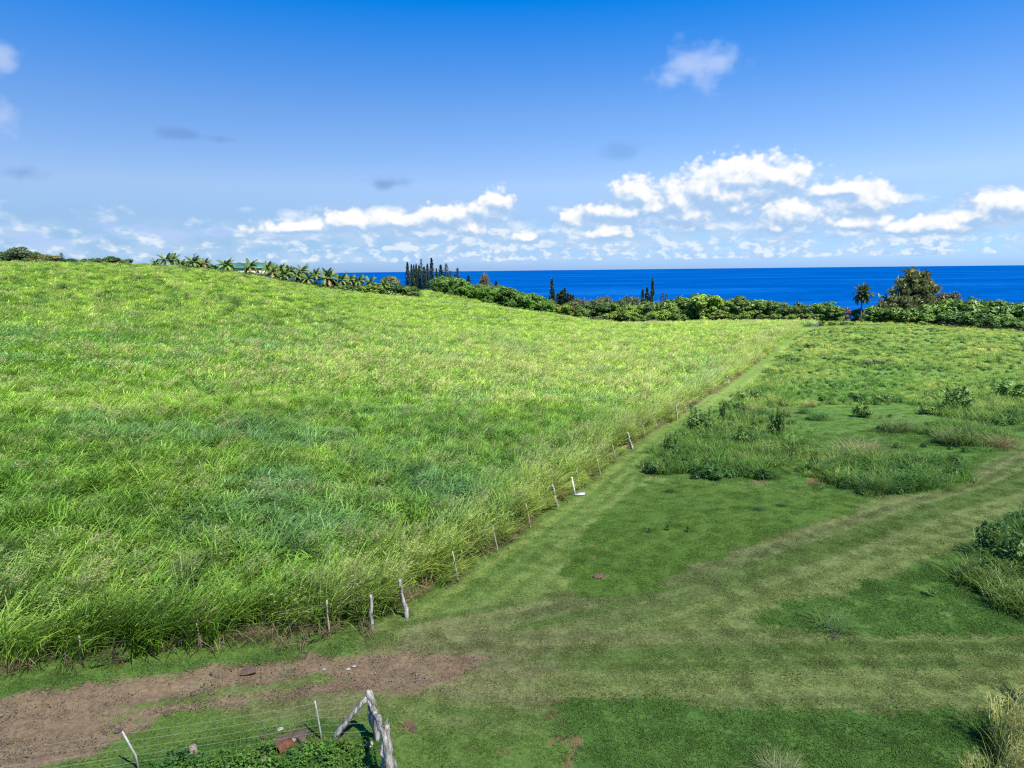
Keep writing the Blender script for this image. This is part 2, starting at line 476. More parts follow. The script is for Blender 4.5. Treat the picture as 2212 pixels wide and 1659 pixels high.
M_WIRE = noisy('fence_wire', [(0.3, (0.16, 0.165, 0.15)), (0.7, (0.28, 0.29, 0.27))], 14, 0.5, 0.1, 0.002, spec=0.5)
M_BARK = noisy('bark', [(0.3, (0.06, 0.048, 0.038)), (0.7, (0.20, 0.17, 0.14))], 4, 0.9, 0.8, 0.05, (1, 1, 0.3))
M_ROCK = noisy('rock', [(0.28, (0.10, 0.075, 0.06)), (0.5, (0.27, 0.20, 0.155)), (0.72, (0.44, 0.35, 0.29))], 3.2, 0.9, 0.8, 0.05)
M_PALE_ROCK = noisy('pale_rock', [(0.28, (0.24, 0.20, 0.18)), (0.7, (0.55, 0.50, 0.47))], 3.2, 0.9, 0.8, 0.05)
M_DARK_ROCK = noisy('dark_rock', [(0.28, (0.045, 0.032, 0.022)), (0.7, (0.16, 0.125, 0.09))], 3.2, 0.9, 0.8, 0.05)
M_SOIL = noisy('loose_soil', [(0.28, (0.07, 0.042, 0.028)), (0.7, (0.22, 0.15, 0.11))], 9, 0.95, 1.0, 0.06)
M_RUST = noisy('rusty_iron', [(0.3, (0.06, 0.025, 0.015)), (0.7, (0.18, 0.078, 0.045))], 6, 0.85, 0.4, 0.01)
M_WHITE = noisy('white_paint', [(0.25, (0.55, 0.55, 0.52)), (0.6, (0.80, 0.80, 0.78))], 4, 0.5, 0.1, 0.005)
M_SLAB = noisy('pale_concrete', [(0.25, (0.27, 0.31, 0.28)), (0.6, (0.40, 0.44, 0.40))], 5, 0.7, 0.1, 0.005)
M_TEAL = noisy('teal_metal_roof', [(0.3, (0.022, 0.075, 0.070)), (0.7, (0.032, 0.105, 0.098))], 1.2, 0.45, 0.1, 0.01, spec=0.4)
M_WALLP = noisy('painted_wall', [(0.3, (0.40, 0.37, 0.30)), (0.7, (0.50, 0.46, 0.38))], 2, 0.8, 0.1, 0.01)
M_BROWNROOF = noisy('brown_roof', [(0.3, (0.11, 0.07, 0.06)), (0.7, (0.19, 0.12, 0.10))], 2, 0.8, 0.2, 0.02)
M_GLASS = noisy('window_glass', [(0.3, (0.02, 0.025, 0.03)), (0.7, (0.04, 0.05, 0.06))], 1, 0.08, 0.0, 0.01, spec=0.6)

# ------------------------------------------------------------------ what covers the ground (in the survey grid, read off at ground points)
def G3(pts): return [ground(px, py) for px, py in pts]
LANE_FENCE = [(864, 1312), (979, 1254), (1065, 1191), (1138, 1138), (1196, 1093), (1245, 1058), (1290, 1025), (1324, 996), (1357, 968), (1388, 945), (1418, 925), (1457, 908),
              (1477, 890), (1525, 858), (1571, 831), (1605, 806), (1639, 782), (1675, 752), (1710, 722), (1733, 706)]
ROAD_FENCE = [(803, 1360), (712, 1374), (432, 1397), (175, 1432), (-20, 1452), (-320, 1490)]
LF, RF = G3(LANE_FENCE), G3(ROAD_FENCE)
FIELD = [(-300, RF[-1][1])] + [tuple(p[:2]) for p in RF[::-1]] + [tuple(p[:2]) for p in LF] + [(97, 216), (101, 233), (60, 262), (70, 335), (-300, 335)]
BEYOND = [(94, 214.5), (112, 214), (127, 207), (140, 192), (150, 178), (190, 170), (190, 235), (98, 238)]      # grass past the cross fence
DIRT = [[(-200, 1530), (0, 1500), (150, 1476), (350, 1452), (560, 1430), (720, 1410), (900, 1404), (1070, 1424), (1010, 1462), (890, 1495), (760, 1470), (700, 1462),
         (560, 1478), (420, 1500), (260, 1520), (160, 1545), (0, 1560), (-200, 1590)],
        [(-200, 1585), (0, 1558), (140, 1540), (260, 1524), (400, 1518), (520, 1508), (640, 1488), (820, 1462), (880, 1494), (760, 1505), (600, 1510), (470, 1530), (370, 1548),
         (270, 1590), (190, 1632), (60, 1665), (-60, 1720), (-400, 1760), (-400, 1620)]]
VERGE = [(-200, 1500), (0, 1478), (200, 1458), (440, 1420), (700, 1396), (840, 1376), (880, 1392), (720, 1408), (560, 1432), (350, 1456), (150, 1478), (0, 1502), (-200, 1530)]
UNMOWN = [[(1190, 1530), (1230, 1512), (1400, 1516), (2212, 1545), (2500, 1560), (2500, 1900), (1290, 1900), (1215, 1640)],
          [(1640, 1335), (1720, 1300), (1800, 1290), (2000, 1215), (2212, 1128), (2600, 1010), (2600, 1370), (2212, 1372), (1800, 1366), (1660, 1352)],
          [(780, 1600), (830, 1590), (820, 1700), (300, 1720), (180, 1690), (300, 1640), (500, 1600), (640, 1570), (735, 1570)]]
ISLAND = [(1390, 1040), (1500, 1046), (1700, 1062), (1880, 1076), (1850, 1112), (1700, 1150), (1520, 1215), (1370, 1290), (1260, 1296), (1215, 1230), (1290, 1120)]
PASTURE = [(1388, 1030), (1440, 965), (1500, 905), (1600, 850), (1660, 795), (1700, 750), (1735, 720), (1765, 709), (2000, 708), (2212, 722), (2500, 760), (2500, 860),
           (2212, 945), (2100, 1010), (2050, 1060), (1890, 1070), (1700, 1052), (1500, 1038)]
SWATH = [(1640, 905), (1700, 872), (1850, 862), (1990, 868), (1985, 905), (2212, 930), (2400, 905), (2400, 1000), (2110, 1010), (1900, 985), (1760, 975), (1700, 920)]
THICKETS = [[(1395, 1020), (1440, 965), (1500, 908), (1600, 898), (1700, 925), (1730, 965), (1690, 1000), (1680, 1035), (1560, 1036)],
            [(1765, 1020), (1800, 985), (1900, 995), (2060, 1000), (2085, 1022), (2030, 1062), (1900, 1066), (1800, 1045)],
            [(1985, 935), (2050, 918), (2160, 940), (2170, 968), (2060, 970)],
            [(1990, 870), (2100, 850), (2400, 840), (2400, 915), (2120, 918), (2040, 900)],
            [(1560, 895), (1600, 850), (1660, 800), (1720, 850), (1690, 880), (1620, 890)]]
CORNER_A = [(2095, 1235), (2130, 1175), (2175, 1135), (2300, 1085), (2500, 1060), (2500, 1330), (2215, 1318), (2135, 1295)]
CORNER_B = [(2125, 1740), (2138, 1660), (2170, 1595), (2225, 1540), (2400, 1460), (2600, 1500), (2600, 1800), (2125, 1800)]
LANE_MID = G3([(1735, 709), (1640, 800), (1560, 862), (1480, 930), (1400, 1000), (1290, 1110), (1160, 1220), (1020, 1330), (960, 1400)])
TRACK_UP = G3([(2700, 850), (2400, 960), (2212, 1060), (2000, 1130), (1800, 1205), (1600, 1270), (1400, 1330), (1200, 1385), (1000, 1425)])
TRACK_OFF = G3([(2900, 1455), (2500, 1445), (2212, 1440), (1900, 1442), (1600, 1446), (1350, 1450), (1150, 1450), (1000, 1440)])
def lateral(x, y, line):
    """signed distance from a path and distance along it"""
    best, sg, al = np.full(x.shape, 1e9), np.zeros(x.shape), np.zeros(x.shape)
    acc = 0.0
    for a, b in zip(line[:-1], line[1:]):
        dx, dy = b[0] - a[0], b[1] - a[1]
        L = math.hypot(dx, dy)
        t = np.clip(((x - a[0]) * dx + (y - a[1]) * dy) / L ** 2, 0, 1)
        ex, ey = x - a[0] - t * dx, y - a[1] - t * dy
        d = np.hypot(ex, ey)
        k = d < best
        best = np.where(k, d, best)
        sg = np.where(k, np.sign(dx * ey - dy * ex) * d, sg)
        al = np.where(k, acc + t * L, al)
        acc += L
    return sg, al
def cover(x, y, z):
    """colour of the ground cover, how bare it is, how shaggy it is"""
    n1, n2, n3 = fbm(x / 1.1, y / 1.1, 11), fbm(x / 0.35, y / 0.35, 12), fbm(x / 5, y / 5, 13)
    jx, jy = (fbm(x / 0.9, y / 0.9, 21) - 0.5) * 1.4, (fbm(x / 0.9, y / 0.9, 22) - 0.5) * 1.4
    px, py = project(np.stack([x + jx, y + jy, z], -1))
    px0, py0 = project(np.stack([x, y, z], -1))
    L = lambda c: np.array(c)[None, :]
    lerp = lambda a, b, t: a + (b - a) * np.clip(t, 0, 1)[:, None]
    lawn = lerp(L((0.066, 0.122, 0.024)), L((0.108, 0.172, 0.038)), n1 * 0.35 + n3 * 0.5 + 0.08)
    c = lawn
    rough = np.zeros(x.shape)
    isl = inpoly(px, py, ISLAND)
    for poly in UNMOWN:
        k = inpoly(px, py, poly)
        rough = np.maximum(rough, k * 1.0)
    pas = inpoly(px, py, PASTURE)
    rough = np.maximum(rough, pas * 0.8)
    verge = inpoly(px, py, VERGE)
    rough = np.maximum(rough, verge * 0.7)
    deep = lerp(L((0.044, 0.098, 0.020)), L((0.088, 0.166, 0.034)), n1 * 0.9 + n3 * 0.3 - 0.1)
    deep = deep * (1 + 0.15 * pas)[:, None]
    c = lerp(c, deep, rough)
    c = lerp(c, lerp(L((0.052, 0.106, 0.018)), L((0.084, 0.148, 0.026)), n1), isl * 1.0)
    # mown ways with streaks left by the mower
    for line, w, dry, lo, hi in ((LANE_MID, 2.9, 0.06, (0.086, 0.150, 0.032), (0.140, 0.200, 0.050)), (TRACK_UP, 3.8, 0.30, (0.074, 0.120, 0.028), (0.138, 0.174, 0.054)),
                                 (TRACK_OFF, 2.9, 0.40, (0.074, 0.120, 0.028), (0.138, 0.174, 0.054))):
        s, a = lateral(x, y, line)
        k = sstep(w * 1.25, w * 0.75, np.abs(s) + (n1 - 0.5) * 1.2) * (1 - rough) * (1 - isl)
        st = fbm(s * 2.1, a * 0.02, 31, 5) * 0.72 + 0.10 * np.sin(s * 6.3 + 2.2 * fbm(a * 0.06, s * 0.1, 34)) + n2 * 0.10 + 0.09
        st2 = fbm(s * 0.8 + 40, a * 0.03, 32)
        mown = lerp(L(lo), L(hi), sstep(0.36, 0.64, st))
        mown = lerp(mown, L((0.180, 0.155, 0.090)), dry * sstep(0.48, 0.66, st2 * 0.88 + n2 * 0.12))
        c = lerp(c, mown, k)
    # worn, tan turf round the junction
    jd = np.hypot((px0 - 960) / 330, (py0 - 1440) / 75)
    c = lerp(c, L((0.19, 0.155, 0.090)), sstep(1.1, 0.35, jd + (n2 - 0.5) * 1.0) * 0.42)
    jd = np.hypot((px0 - 640) / 260, (py0 - 1505) / 55)
    c = lerp(c, L((0.160, 0.155, 0.070)), sstep(1.2, 0.4, jd + (n1 - 0.5) * 1.0) * 0.65 * (1 - rough))
    dirt = np.zeros(x.shape)
    for poly in DIRT: dirt = np.maximum(dirt, inpoly(px, py, poly) * 1.0)
    dirt *= sstep(0.74, 0.60, n1 * 0.5 + n2 * 0.5)
    # scuffed soil beside the unmown corner, bare spots and mole hills
    e = np.abs(px - (1196 + np.maximum(py - 1530, 0) * 0.22)) < 9
    spots = np.zeros(x.shape)
    for (sx, sy, rx, ry) in [(1205, 1522, 22, 9), (1768, 1040, 26, 7), (1420, 1022, 24, 5), (1640, 1042, 22, 4), (1905, 1066, 26, 4), (1803, 1368, 9, 10), (1292, 1246, 12, 6), (1286, 1205, 9, 4),
                             (1284, 1180, 6, 3), (560, 1615, 30, 8), (690, 1612, 60, 12), (880, 1566, 22, 8), (1020, 1606, 16, 6), (1090, 1620, 14, 8), (620, 1590, 20, 8)]:
        spots = np.maximum(spots, sstep(1.1, 0.5, np.hypot((px - sx) / rx, (py - sy) / ry)))
    soil = np.maximum(spots * sstep(0.25, 0.5, n2 + 0.1), (e & (py > 1520)) * sstep(0.42, 0.6, n2) * 0.9)
    red = lerp(L((0.11, 0.055, 0.032)), L((0.22, 0.13, 0.08)), n2)
    c = lerp(c, red, soil)
    dn = lerp(L((0.100, 0.070, 0.041)), L((0.205, 0.150, 0.092)), n3 * 0.5 + n2 * 0.6 - 0.1)
    c = lerp(c, dn, dirt)
    return c, np.maximum(dirt, soil * 0.8), rough * (1 - dirt)

# ------------------------------------------------------------------ ground sheet
def lines(lo, hi, fine0, fine1, step, grow):
    a = list(np.arange(fine0, fine1, step))
    s, v = step, fine1
    while v < hi:
        a.append(v)
        s = min(s * grow, 40)
        v += s
    s, v = step, fine0
    while v > lo:
        s = min(s * grow, 40)
        v -= s
        a.insert(0, v)
    return np.array(a)
gx, gy = lines(-1900, 1900, -22, 32, 0.2, 1.045), lines(-70, 2500, 13, 56, 0.2, 1.03)
XX, YY = np.meshgrid(gx, gy)
X, Y = XX.ravel(), YY.ravel()
Z = zt(X, Y)
gc, gdirt, grough = cover(X, Y, Z)
infield = inpoly(X, Y, FIELD) | inpoly(X, Y, BEYOND) | (Y > 236)
gc = gc * (0.88 + 0.12 * gdirt[:, None])
n = fbm(X / 3, Y / 3, 41)[:, None]
gc = np.where(infield[:, None], np.array([[0.050, 0.085, 0.016]]) * (0.7 + 0.8 * n), gc)
gc = np.where((Y > 330)[:, None], np.array([[0.045, 0.085, 0.022]]) * (0.7 + 0.8 * n), gc)
near = (Y > 12) & (Y < 60) & (np.abs(X) < 34)
rel = (fbm(X / 0.5, Y / 0.5, 51) - 0.5) * 0.012 - 0.008 + gdirt * ((fbm(X / 0.8, Y / 0.8, 52, 5) - 0.72) * 0.12 + (fbm((Y - 0.22 * X) * 2.6, (X + 0.22 * Y) * 0.25, 53, 4) - 0.5) * 0.16)
Zs = Z + np.where(near & ~infield, rel, 0)
nx = len(gx)
ii = np.arange(len(gy) - 1)[:, None] * nx + np.arange(nx - 1)[None]
quads = np.stack([ii, ii + 1, ii + 1 + nx, ii + nx], -1).reshape(-1, 4)
m, N, o = material('turf_and_soil')
c = attr(N, 'Col').outputs['Color']
pos = N.n('ShaderNodeNewGeometry').outputs['Position']
f1, f2 = N.noise(pos, 7.0, 5, 0.65), N.noise(pos, 0.9, 4, 0.6)
v = N.m('ADD', N.rng(f1, 0.3, 0.7, 0.72, 1.25), N.rng(f2, 0.3, 0.7, -0.06, 0.06))
hs = N.n('ShaderNodeHueSaturation')
N.link(c, hs.inputs['Color'])
N.link(v, hs.inputs['Value'])
N.link(principled(N, hs.outputs[0], 0.95, 0.08, bump(N, f1, 0.35, 0.05)).outputs[0], o.inputs[0])
M_GROUND = m
tag(obj('ground', mesh('ground', np.stack([X, Y, Zs], -1), quads, M_GROUND, gc, True)), 'rolling farmland with mown grass ways and a bare dirt road', 'ground', kind='structure')

# ------------------------------------------------------------------ sea and the far island
SEA_Z = CAMZ - 150
m, N, o = material('deep_sea')
pos = N.n('ShaderNodeNewGeometry').outputs['Position']
mp = N.n('ShaderNodeMapping')
mp.inputs['Scale'].default_value = (0.00035, 0.0011, 1)
N.link(pos, mp.inputs[0])
cloud_shade = N.noise(mp.outputs[0], 1.0, 7, 0.62)
wave = N.noise(pos, 0.03, 6, 0.65)
chop = N.noise(pos, 0.008, 5, 0.6)
c = N.ramp(cloud_shade, [(0.34, (0.0, 0.031, 0.140)), (0.50, (0.0, 0.041, 0.180)), (0.66, (0.002, 0.060, 0.225))])  # darker bands imitate cloud shadows, put into the water's colour
hs = N.n('ShaderNodeHueSaturation')
N.link(c, hs.inputs['Color'])
N.put(hs.inputs['Value'], N.rng(N.m('MULTIPLY_ADD', wave, 0.5, N.m('MULTIPLY', chop, 0.5)), 0.3, 0.7, 0.72, 1.25))
N.link(principled(N, hs.outputs[0], 0.6, 0.0, bump(N, wave, 0.12, 3.0)).outputs[0], o.inputs[0])
V, Fs = [(0, 0, SEA_Z)], []
for i in range(256):
    a = i / 256 * 2 * math.pi
    V.append((math.sin(a) * 75000, math.cos(a) * 75000, SEA_Z))
Fs = [(0, 1 + (i + 1) % 256, 1 + i) for i in range(256)]
tag(obj('sea', mesh('sea', V, Fs, m)), 'deep blue ocean reaching to the horizon', 'sea', kind='structure')
# ------------------------------------------------------------------ the cloud overhead whose shade lies on the foreground
m, N, o = material('cloud_vapour')
pos = N.n('ShaderNodeTexCoord').outputs['Object']
d = N.n('ShaderNodeVectorMath', operation='LENGTH')
fl_ = N.n('ShaderNodeVectorMath', operation='MULTIPLY')
N.link(pos, fl_.inputs[0])
fl_.inputs[1].default_value = (1, 1, 0)
N.link(fl_.outputs[0], d.inputs[0])
f = N.m('MULTIPLY', N.rng(N.m('MULTIPLY_ADD', N.m('SUBTRACT', N.noise(pos, 3.0, 4, 0.55), 0.5), 0.35, d.outputs['Value']), 0.66, 1.0, 1.0, 0.0), 0.29)
df, trl, tp = N.n('ShaderNodeBsdfDiffuse'), N.n('ShaderNodeBsdfTranslucent'), N.n('ShaderNodeBsdfTransparent')
for s_ in (df, trl): s_.inputs[0].default_value = (0.9, 0.9, 0.9, 1)
a_, b_ = N.n('ShaderNodeMixShader'), N.n('ShaderNodeMixShader')
N.link(df.outputs[0], a_.inputs[1])
N.link(trl.outputs[0], a_.inputs[2])
N.link(f, b_.inputs[0])
N.link(tp.outputs[0], b_.inputs[1])
N.link(a_.outputs[0], b_.inputs[2])
N.link(b_.outputs[0], o.inputs[0])
M_CLOUD = m
def cloud(cx, cy, rx, ry, rz, high, rot, seed, label):
    import bmesh
    bm = bmesh.new()
    bmesh.ops.create_icosphere(bm, subdivisions=5, radius=1)
    P_ = np.array([v.co for v in bm.verts])
    nn = fbm(P_[:, 0] * 3 + 9, P_[:, 1] * 3 + P_[:, 2] * 2, seed, 4) - 0.5
    for v_, k in zip(bm.verts, nn): v_.co = v_.co * (1 + 0.35 * float(k))
    me = bpy.data.meshes.new('cloud')
    bm.to_mesh(me)
    bm.free()
    me.polygons.foreach_set('use_smooth', np.ones(len(me.polygons), bool))
    me.materials.append(M_CLOUD)
    h = high / SUN[2]
    return tag(obj('cloud', me, None, (cx + SUN[0] * h, cy + SUN[1] * h, high), (0, 0, rot), (rx, ry, rz)), label, 'cloud', kind='structure')
cloud(12, -3, 140, 72, 40, 2400, math.radians(19), 5, 'soft white trade cloud drifting overhead')

# ------------------------------------------------------------------ grass clumps
def blades(n, rad, L, W, tilt, curl, seg, seed, wind=0.5, zb=(0, 0), tan=0.08, base=(0.75, 0.9, 0.6), tipc=(1, 1, 1), flat=1.0):
    r = np.random.default_rng(seed)
    mb = MB()
    for b in range(n):
        a, q = r.uniform(0, 2 * np.pi), rad * math.sqrt(r.uniform())
        p = np.array([q * math.cos(a), q * math.sin(a), r.uniform(*zb)])
        dx, dy = math.cos(a2 := r.uniform(0, 2 * np.pi)) + wind * 1.6, math.sin(a2)
        ph = math.atan2(dy, dx)
        th, L_, kv = abs(r.normal(tilt, 0.15)), r.uniform(*L), r.uniform(*curl)
        w = W * r.uniform(0.7, 1.3)
        tw = r.uniform(-0.9, 0.9)
        sd = np.array([-math.sin(ph), math.cos(ph), 0]) * math.cos(tw) + np.array([math.cos(ph), math.sin(ph), 0]) * math.sin(tw)
        V, Cc = [], []
        straw = r.uniform() < tan
        sh = r.uniform(0.78, 1.22)
        t0, t1 = ((np.array([1.55, 1.15, 1.5]), np.array([1.95, 1.42, 2.0])) if straw else (np.array(base), np.array(tipc)))
        for i in range(seg + 1):
            s = i / seg
            ww = w * (0.55 + 0.9 * s) * (1 - s) ** 0.6 if i < seg else 0
            cc = (t0 + (t1 - t0) * s) * sh
            if i < seg:
                V += [p - sd * ww * .5, p + sd * ww * .5]
                Cc += [cc, cc]
            else:
                V.append(p.copy())
                Cc.append(cc)
            thi = th + kv * s
            p = p + L_ / seg * np.array([math.sin(thi) * math.cos(ph), math.sin(thi) * math.sin(ph), math.cos(thi) * flat])
        Fs = [(2 * i, 2 * i + 1, 2 * i + 3, 2 * i + 2) for i in range(seg - 1)] + [(2 * seg - 2, 2 * seg - 1, 2 * seg)]
        mb.add(V, Fs, Cc)
    return mb
def plumes(n, rad, H, seed, w=0.012, tan=(1.6, 1.35, 1.7), wind=0.9, nb=16):
    r = np.random.default_rng(seed)
    mb = MB()
    for b in range(n):
        a, q = r.uniform(0, 2 * np.pi), rad * math.sqrt(r.uniform())
        p = np.array([q * math.cos(a), q * math.sin(a), 0.3])
        ph = math.atan2(r.normal(0, 0.6), wind + r.normal(0, 0.3))
        d0 = np.array([math.cos(ph), math.sin(ph), 0])
        L_, th, kv = r.uniform(*H), r.uniform(0.05, 0.3), r.uniform(0.5, 1.1)
        sd = np.array([-math.sin(ph), math.cos(ph), 0]) * w * 0.5
        seg, V = 6, []
        pts = [p.copy()]
        for i in range(seg):
            thi = th + kv * (i / seg) ** 1.5
            p = p + L_ / seg * (d0 * math.sin(thi) + np.array([0, 0, math.cos(thi)]))
            pts.append(p.copy())
        for i in range(seg): V += [pts[i] - sd, pts[i] + sd]
        V.append(pts[-1])
        sh = r.uniform(0.8, 1.2)
        mb.add(V, [(2 * i, 2 * i + 1, 2 * i + 3, 2 * i + 2) for i in range(seg - 1)] + [(2 * seg - 2, 2 * seg - 1, 2 * seg)], np.linspace(0.9, 1.5, len(V))[:, None] * np.array([[1.0, 0.95, 1.0]]) * sh)
        for k in range(nb):
            s = r.uniform(0.72, 1.0)
            i = min(int(s * seg), seg - 1)
            c0 = pts[i] + (pts[i + 1] - pts[i]) * (s * seg - i)
            dd = r.normal(size=3) * 0.75 + d0 * 0.9 + np.array([0, 0, 0.5])
            dd /= np.linalg.norm(dd)
            e = c0 + dd * r.uniform(0.12, 0.30) * (1.35 - s * 0.8)
            side = np.cross(dd, r.normal(size=3))
            side *= w * 0.75 / (np.linalg.norm(side) + 1e-9)
            mb.add([c0, (c0 + e) / 2 + side, e, (c0 + e) / 2 - side], [(0, 1, 2, 3)], np.array(tan) * sh * r.uniform(0.8, 1.15))
    return mb
def proto(mb, name, mat=None): return bpy.data.objects.new(name, mb.mesh(name, mat or M_GRASS))
def both(*mbs):
    t = MB()
    for b in mbs:
        for v, c in zip(b.V, b.C): pass
        t.add(np.concatenate(b.V), b.Fc, np.concatenate(b.C))
    return t
def scatter(name, pts, idx, rot, scl, tint, protos, label, cat, **kw):
    """many plants of one kind: a mesh of points, each carrying a plant"""
    me = bpy.data.meshes.new(name)
    nP = len(pts)
    me.vertices.add(nP)
    me.vertices.foreach_set('co', np.asarray(pts, np.float32).ravel())
    for nm, ty, dat, key in (('idx', 'INT', np.asarray(idx, np.int32), 'value'), ('rot', 'FLOAT_VECTOR', np.asarray(rot, np.float32).ravel(), 'vector'),
                             ('scl', 'FLOAT_VECTOR', np.asarray(scl, np.float32).ravel(), 'vector'), ('tint', 'FLOAT_VECTOR', np.asarray(tint, np.float32).ravel(), 'vector')):
        me.attributes.new(nm, ty, 'POINT').data.foreach_set(key, dat)
    o = obj(name, me)
    tag(o, label, cat, kind='stuff', **kw)
    g = bpy.data.node_groups.new(name, 'GeometryNodeTree')
    g.interface.new_socket('Geometry', in_out='INPUT', socket_type='NodeSocketGeometry')
    g.interface.new_socket('Geometry', in_out='OUTPUT', socket_type='NodeSocketGeometry')
    T = NT(g)
    gi, go, jn = T.n('NodeGroupInput'), T.n('NodeGroupOutput'), T.n('GeometryNodeJoinGeometry')
    def na(nm, ty):
        q = T.n('GeometryNodeInputNamedAttribute', data_type=ty)
        q.inputs['Name'].default_value = nm
        return q.outputs['Attribute']
    ai, ar, as_ = na('idx', 'INT'), na('rot', 'FLOAT_VECTOR'), na('scl', 'FLOAT_VECTOR')
    for k, po in enumerate(protos):
        ob = T.n('GeometryNodeObjectInfo', transform_space='ORIGINAL')
        ob.inputs['Object'].default_value = po
        ip = T.n('GeometryNodeInstanceOnPoints')
        cmp = T.n('FunctionNodeCompare', data_type='INT', operation='EQUAL')
        ci = [s for s in cmp.inputs if s.type == 'INT']
        T.link(ai, ci[0])
        ci[1].default_value = k
        T.link(gi.outputs[0], ip.inputs['Points'])
        T.link(cmp.outputs[0], ip.inputs['Selection'])
        T.link(ob.outputs['Geometry'], ip.inputs['Instance'])
        T.link(ar, ip.inputs['Rotation'])
        T.link(as_, ip.inputs['Scale'])
        T.link(ip.outputs[0], jn.inputs[0])
    T.link(jn.outputs[0], go.inputs[0])
    md = o.modifiers.new('plants', 'NODES')
    md.node_group = g
    return o
WIND = math.radians(-8)            # the trade wind bends the grass towards +X

def band_points(bands, keep, margin=140):
    out = []
    for (y0, y1, dens) in bands:
        xl, xr = -0.82 * y1 - 3, 0.82 * y1 + 3
        nP = int((xr - xl) * (y1 - y0) * dens)
        p = np.stack([RNG.uniform(xl, xr, nP), RNG.uniform(y0, y1, nP)], -1)
        k = keep(p[:, 0], p[:, 1])
        p = p[k]
        z = zt(p[:, 0], p[:, 1])
        q = np.c_[p, z]
        px, py = project(q)
        k = (px > -margin) & (px < 2212 + margin) & (py < 1659 + margin * 1.5)
        out.append(q[k])
    return np.concatenate(out)

# --- the tall field
leafs = [both(blades(26, 0.42, (0.75, 1.25), 0.050, 0.35, (0.9, 1.9), 5, s, 0.55, (0.1, 0.55), 0.10), blades(20, 0.40, (0.55, 0.95), 0.058, 0.5, (0.9, 2.1), 5, s + 50, 0.6, (0.55, 0.95), 0.07),
              blades(7, 0.40, (1.2, 1.6), 0.016, 0.16, (0.3, 0.6), 4, s + 90, 0.6, (0, 0), 0.2)) for s in (1, 2, 3, 4)]
plume = [both(blades(20, 0.42, (0.8, 1.3), 0.030, 0.3, (0.7, 1.5), 5, s, 0.8, (0.1, 0.6), 0.12), plumes(11, 0.42, (1.2, 1.75), s, 0.013, nb=11)) for s in (11, 12)]
far = [both(blades(34, 0.75, (0.8, 1.35), 0.085, 0.55, (0.8, 1.7), 3, s, 0.6, (0.1, 0.7), 0.06)) for s in (21, 22, 23)]
farp = [both(blades(18, 0.75, (0.8, 1.3), 0.07, 0.35, (0.7, 1.5), 3, s, 0.8, (0.1, 0.6), 0.1), plumes(13, 0.75, (1.2, 1.8), s, 0.030, nb=8)) for s in (31,)]
straw = [blades(34, 0.40, (0.45, 0.95), 0.022, 0.75, (0.4, 1.5), 4, s, 0.2, (0.0, 0.30), 1.0) for s in (41, 42)]
edgec = [both(blades(54, 0.36, (1.3, 2.1), 0.046, 0.16, (0.7, 1.7), 7, s, 0.75, (0, 0.2), 0.12, (0.8, 0.9, 0.6), (1.15, 1.08, 1.1)),
              plumes(4, 0.34, (1.6, 2.1), s, 0.012, nb=12, wind=1.2)) for s in (51, 52, 53)]
P_FIELD = [proto(b, 'grass_clump') for b in leafs + plume + far + farp + straw + edgec]
pts = band_points([(18, 30, 5.0), (30, 48, 4.2), (48, 75, 2.8), (75, 115, 1.7), (115, 180, 1.05), (180, 260, 0.8), (260, 335, 0.55)], lambda x, y: inpoly(x, y, FIELD) & (RNG.uniform(size=x.shape) < np.where(y < 110, 0.45 + 0.75 * sstep(0.34, 0.50, fbm(x / 1.6, y / 1.6, 78)), 1)))
x, y = pts[:, 0], pts[:, 1]
nP = len(pts)
a1, a2, a3 = fbm(x / 16, y / 16, 71), fbm(x / 5, y / 5, 72), fbm(x / 2.2, y / 2.2, 73)
px, py = project(pts)
blob = lambda cx, cy, rx, ry: np.exp(-(((px - cx) / rx) ** 2 + ((py - cy) / ry) ** 2))
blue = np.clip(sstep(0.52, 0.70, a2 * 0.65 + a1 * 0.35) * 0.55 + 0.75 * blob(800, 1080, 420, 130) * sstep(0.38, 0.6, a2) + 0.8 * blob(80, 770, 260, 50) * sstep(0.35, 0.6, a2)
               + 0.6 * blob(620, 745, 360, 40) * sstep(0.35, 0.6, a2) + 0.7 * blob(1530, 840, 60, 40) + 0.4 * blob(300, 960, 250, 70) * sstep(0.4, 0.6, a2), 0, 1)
yel = np.clip(sstep(60, 180, y) * 0.62 + 0.55 * blob(1100, 790, 500, 70) + 0.35 * blob(100, 880, 300, 60) + (a1 - 0.5) * 1.6 + (a3 - 0.5) * 0.9 + 0.26, 0, 1) * (1 - blue * 0.8)
cG, cY, cB, cD = np.array([0.165, 0.325, 0.036]), np.array([0.345, 0.490, 0.088]), np.array([0.170, 0.320, 0.125]), np.array([0.095, 0.205, 0.022])
tint = cD + (cG - cD) * sstep(0.25, 0.55, a3 + RNG.normal(0, 0.08, nP))[:, None]
tint = tint + (cY - tint) * yel[:, None]
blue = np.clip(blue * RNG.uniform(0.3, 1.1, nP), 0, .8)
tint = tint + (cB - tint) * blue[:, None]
tint *= (1 + RNG.uniform(-1, 1, nP) * np.where(y < 70, 0.30, 0.16))[:, None]
lane_s, _ = lateral(x, y, LF)
lk = (np.exp(-(lane_s / 3.0) ** 2) * 0.6 * RNG.uniform(0.5, 1.2, nP))[:, None]
tint = tint + (np.array([0.36, 0.47, 0.095]) - tint) * lk
road_s, _ = lateral(x, y, RF)
edge = np.minimum(np.abs(lane_s), np.abs(road_s))
pp = 0.05 + 0.26 * sstep(0.53, 0.72, fbm(x / 4.5, y / 4.5, 75)) + 0.28 * np.exp(-((np.abs(lane_s) - 2.0) / (1.6 + 0.03 * y)) ** 2) + 0.2 * blob(1050, 800, 600, 60)
isP = RNG.uniform(size=nP) < pp * (1 - blue * 0.8)
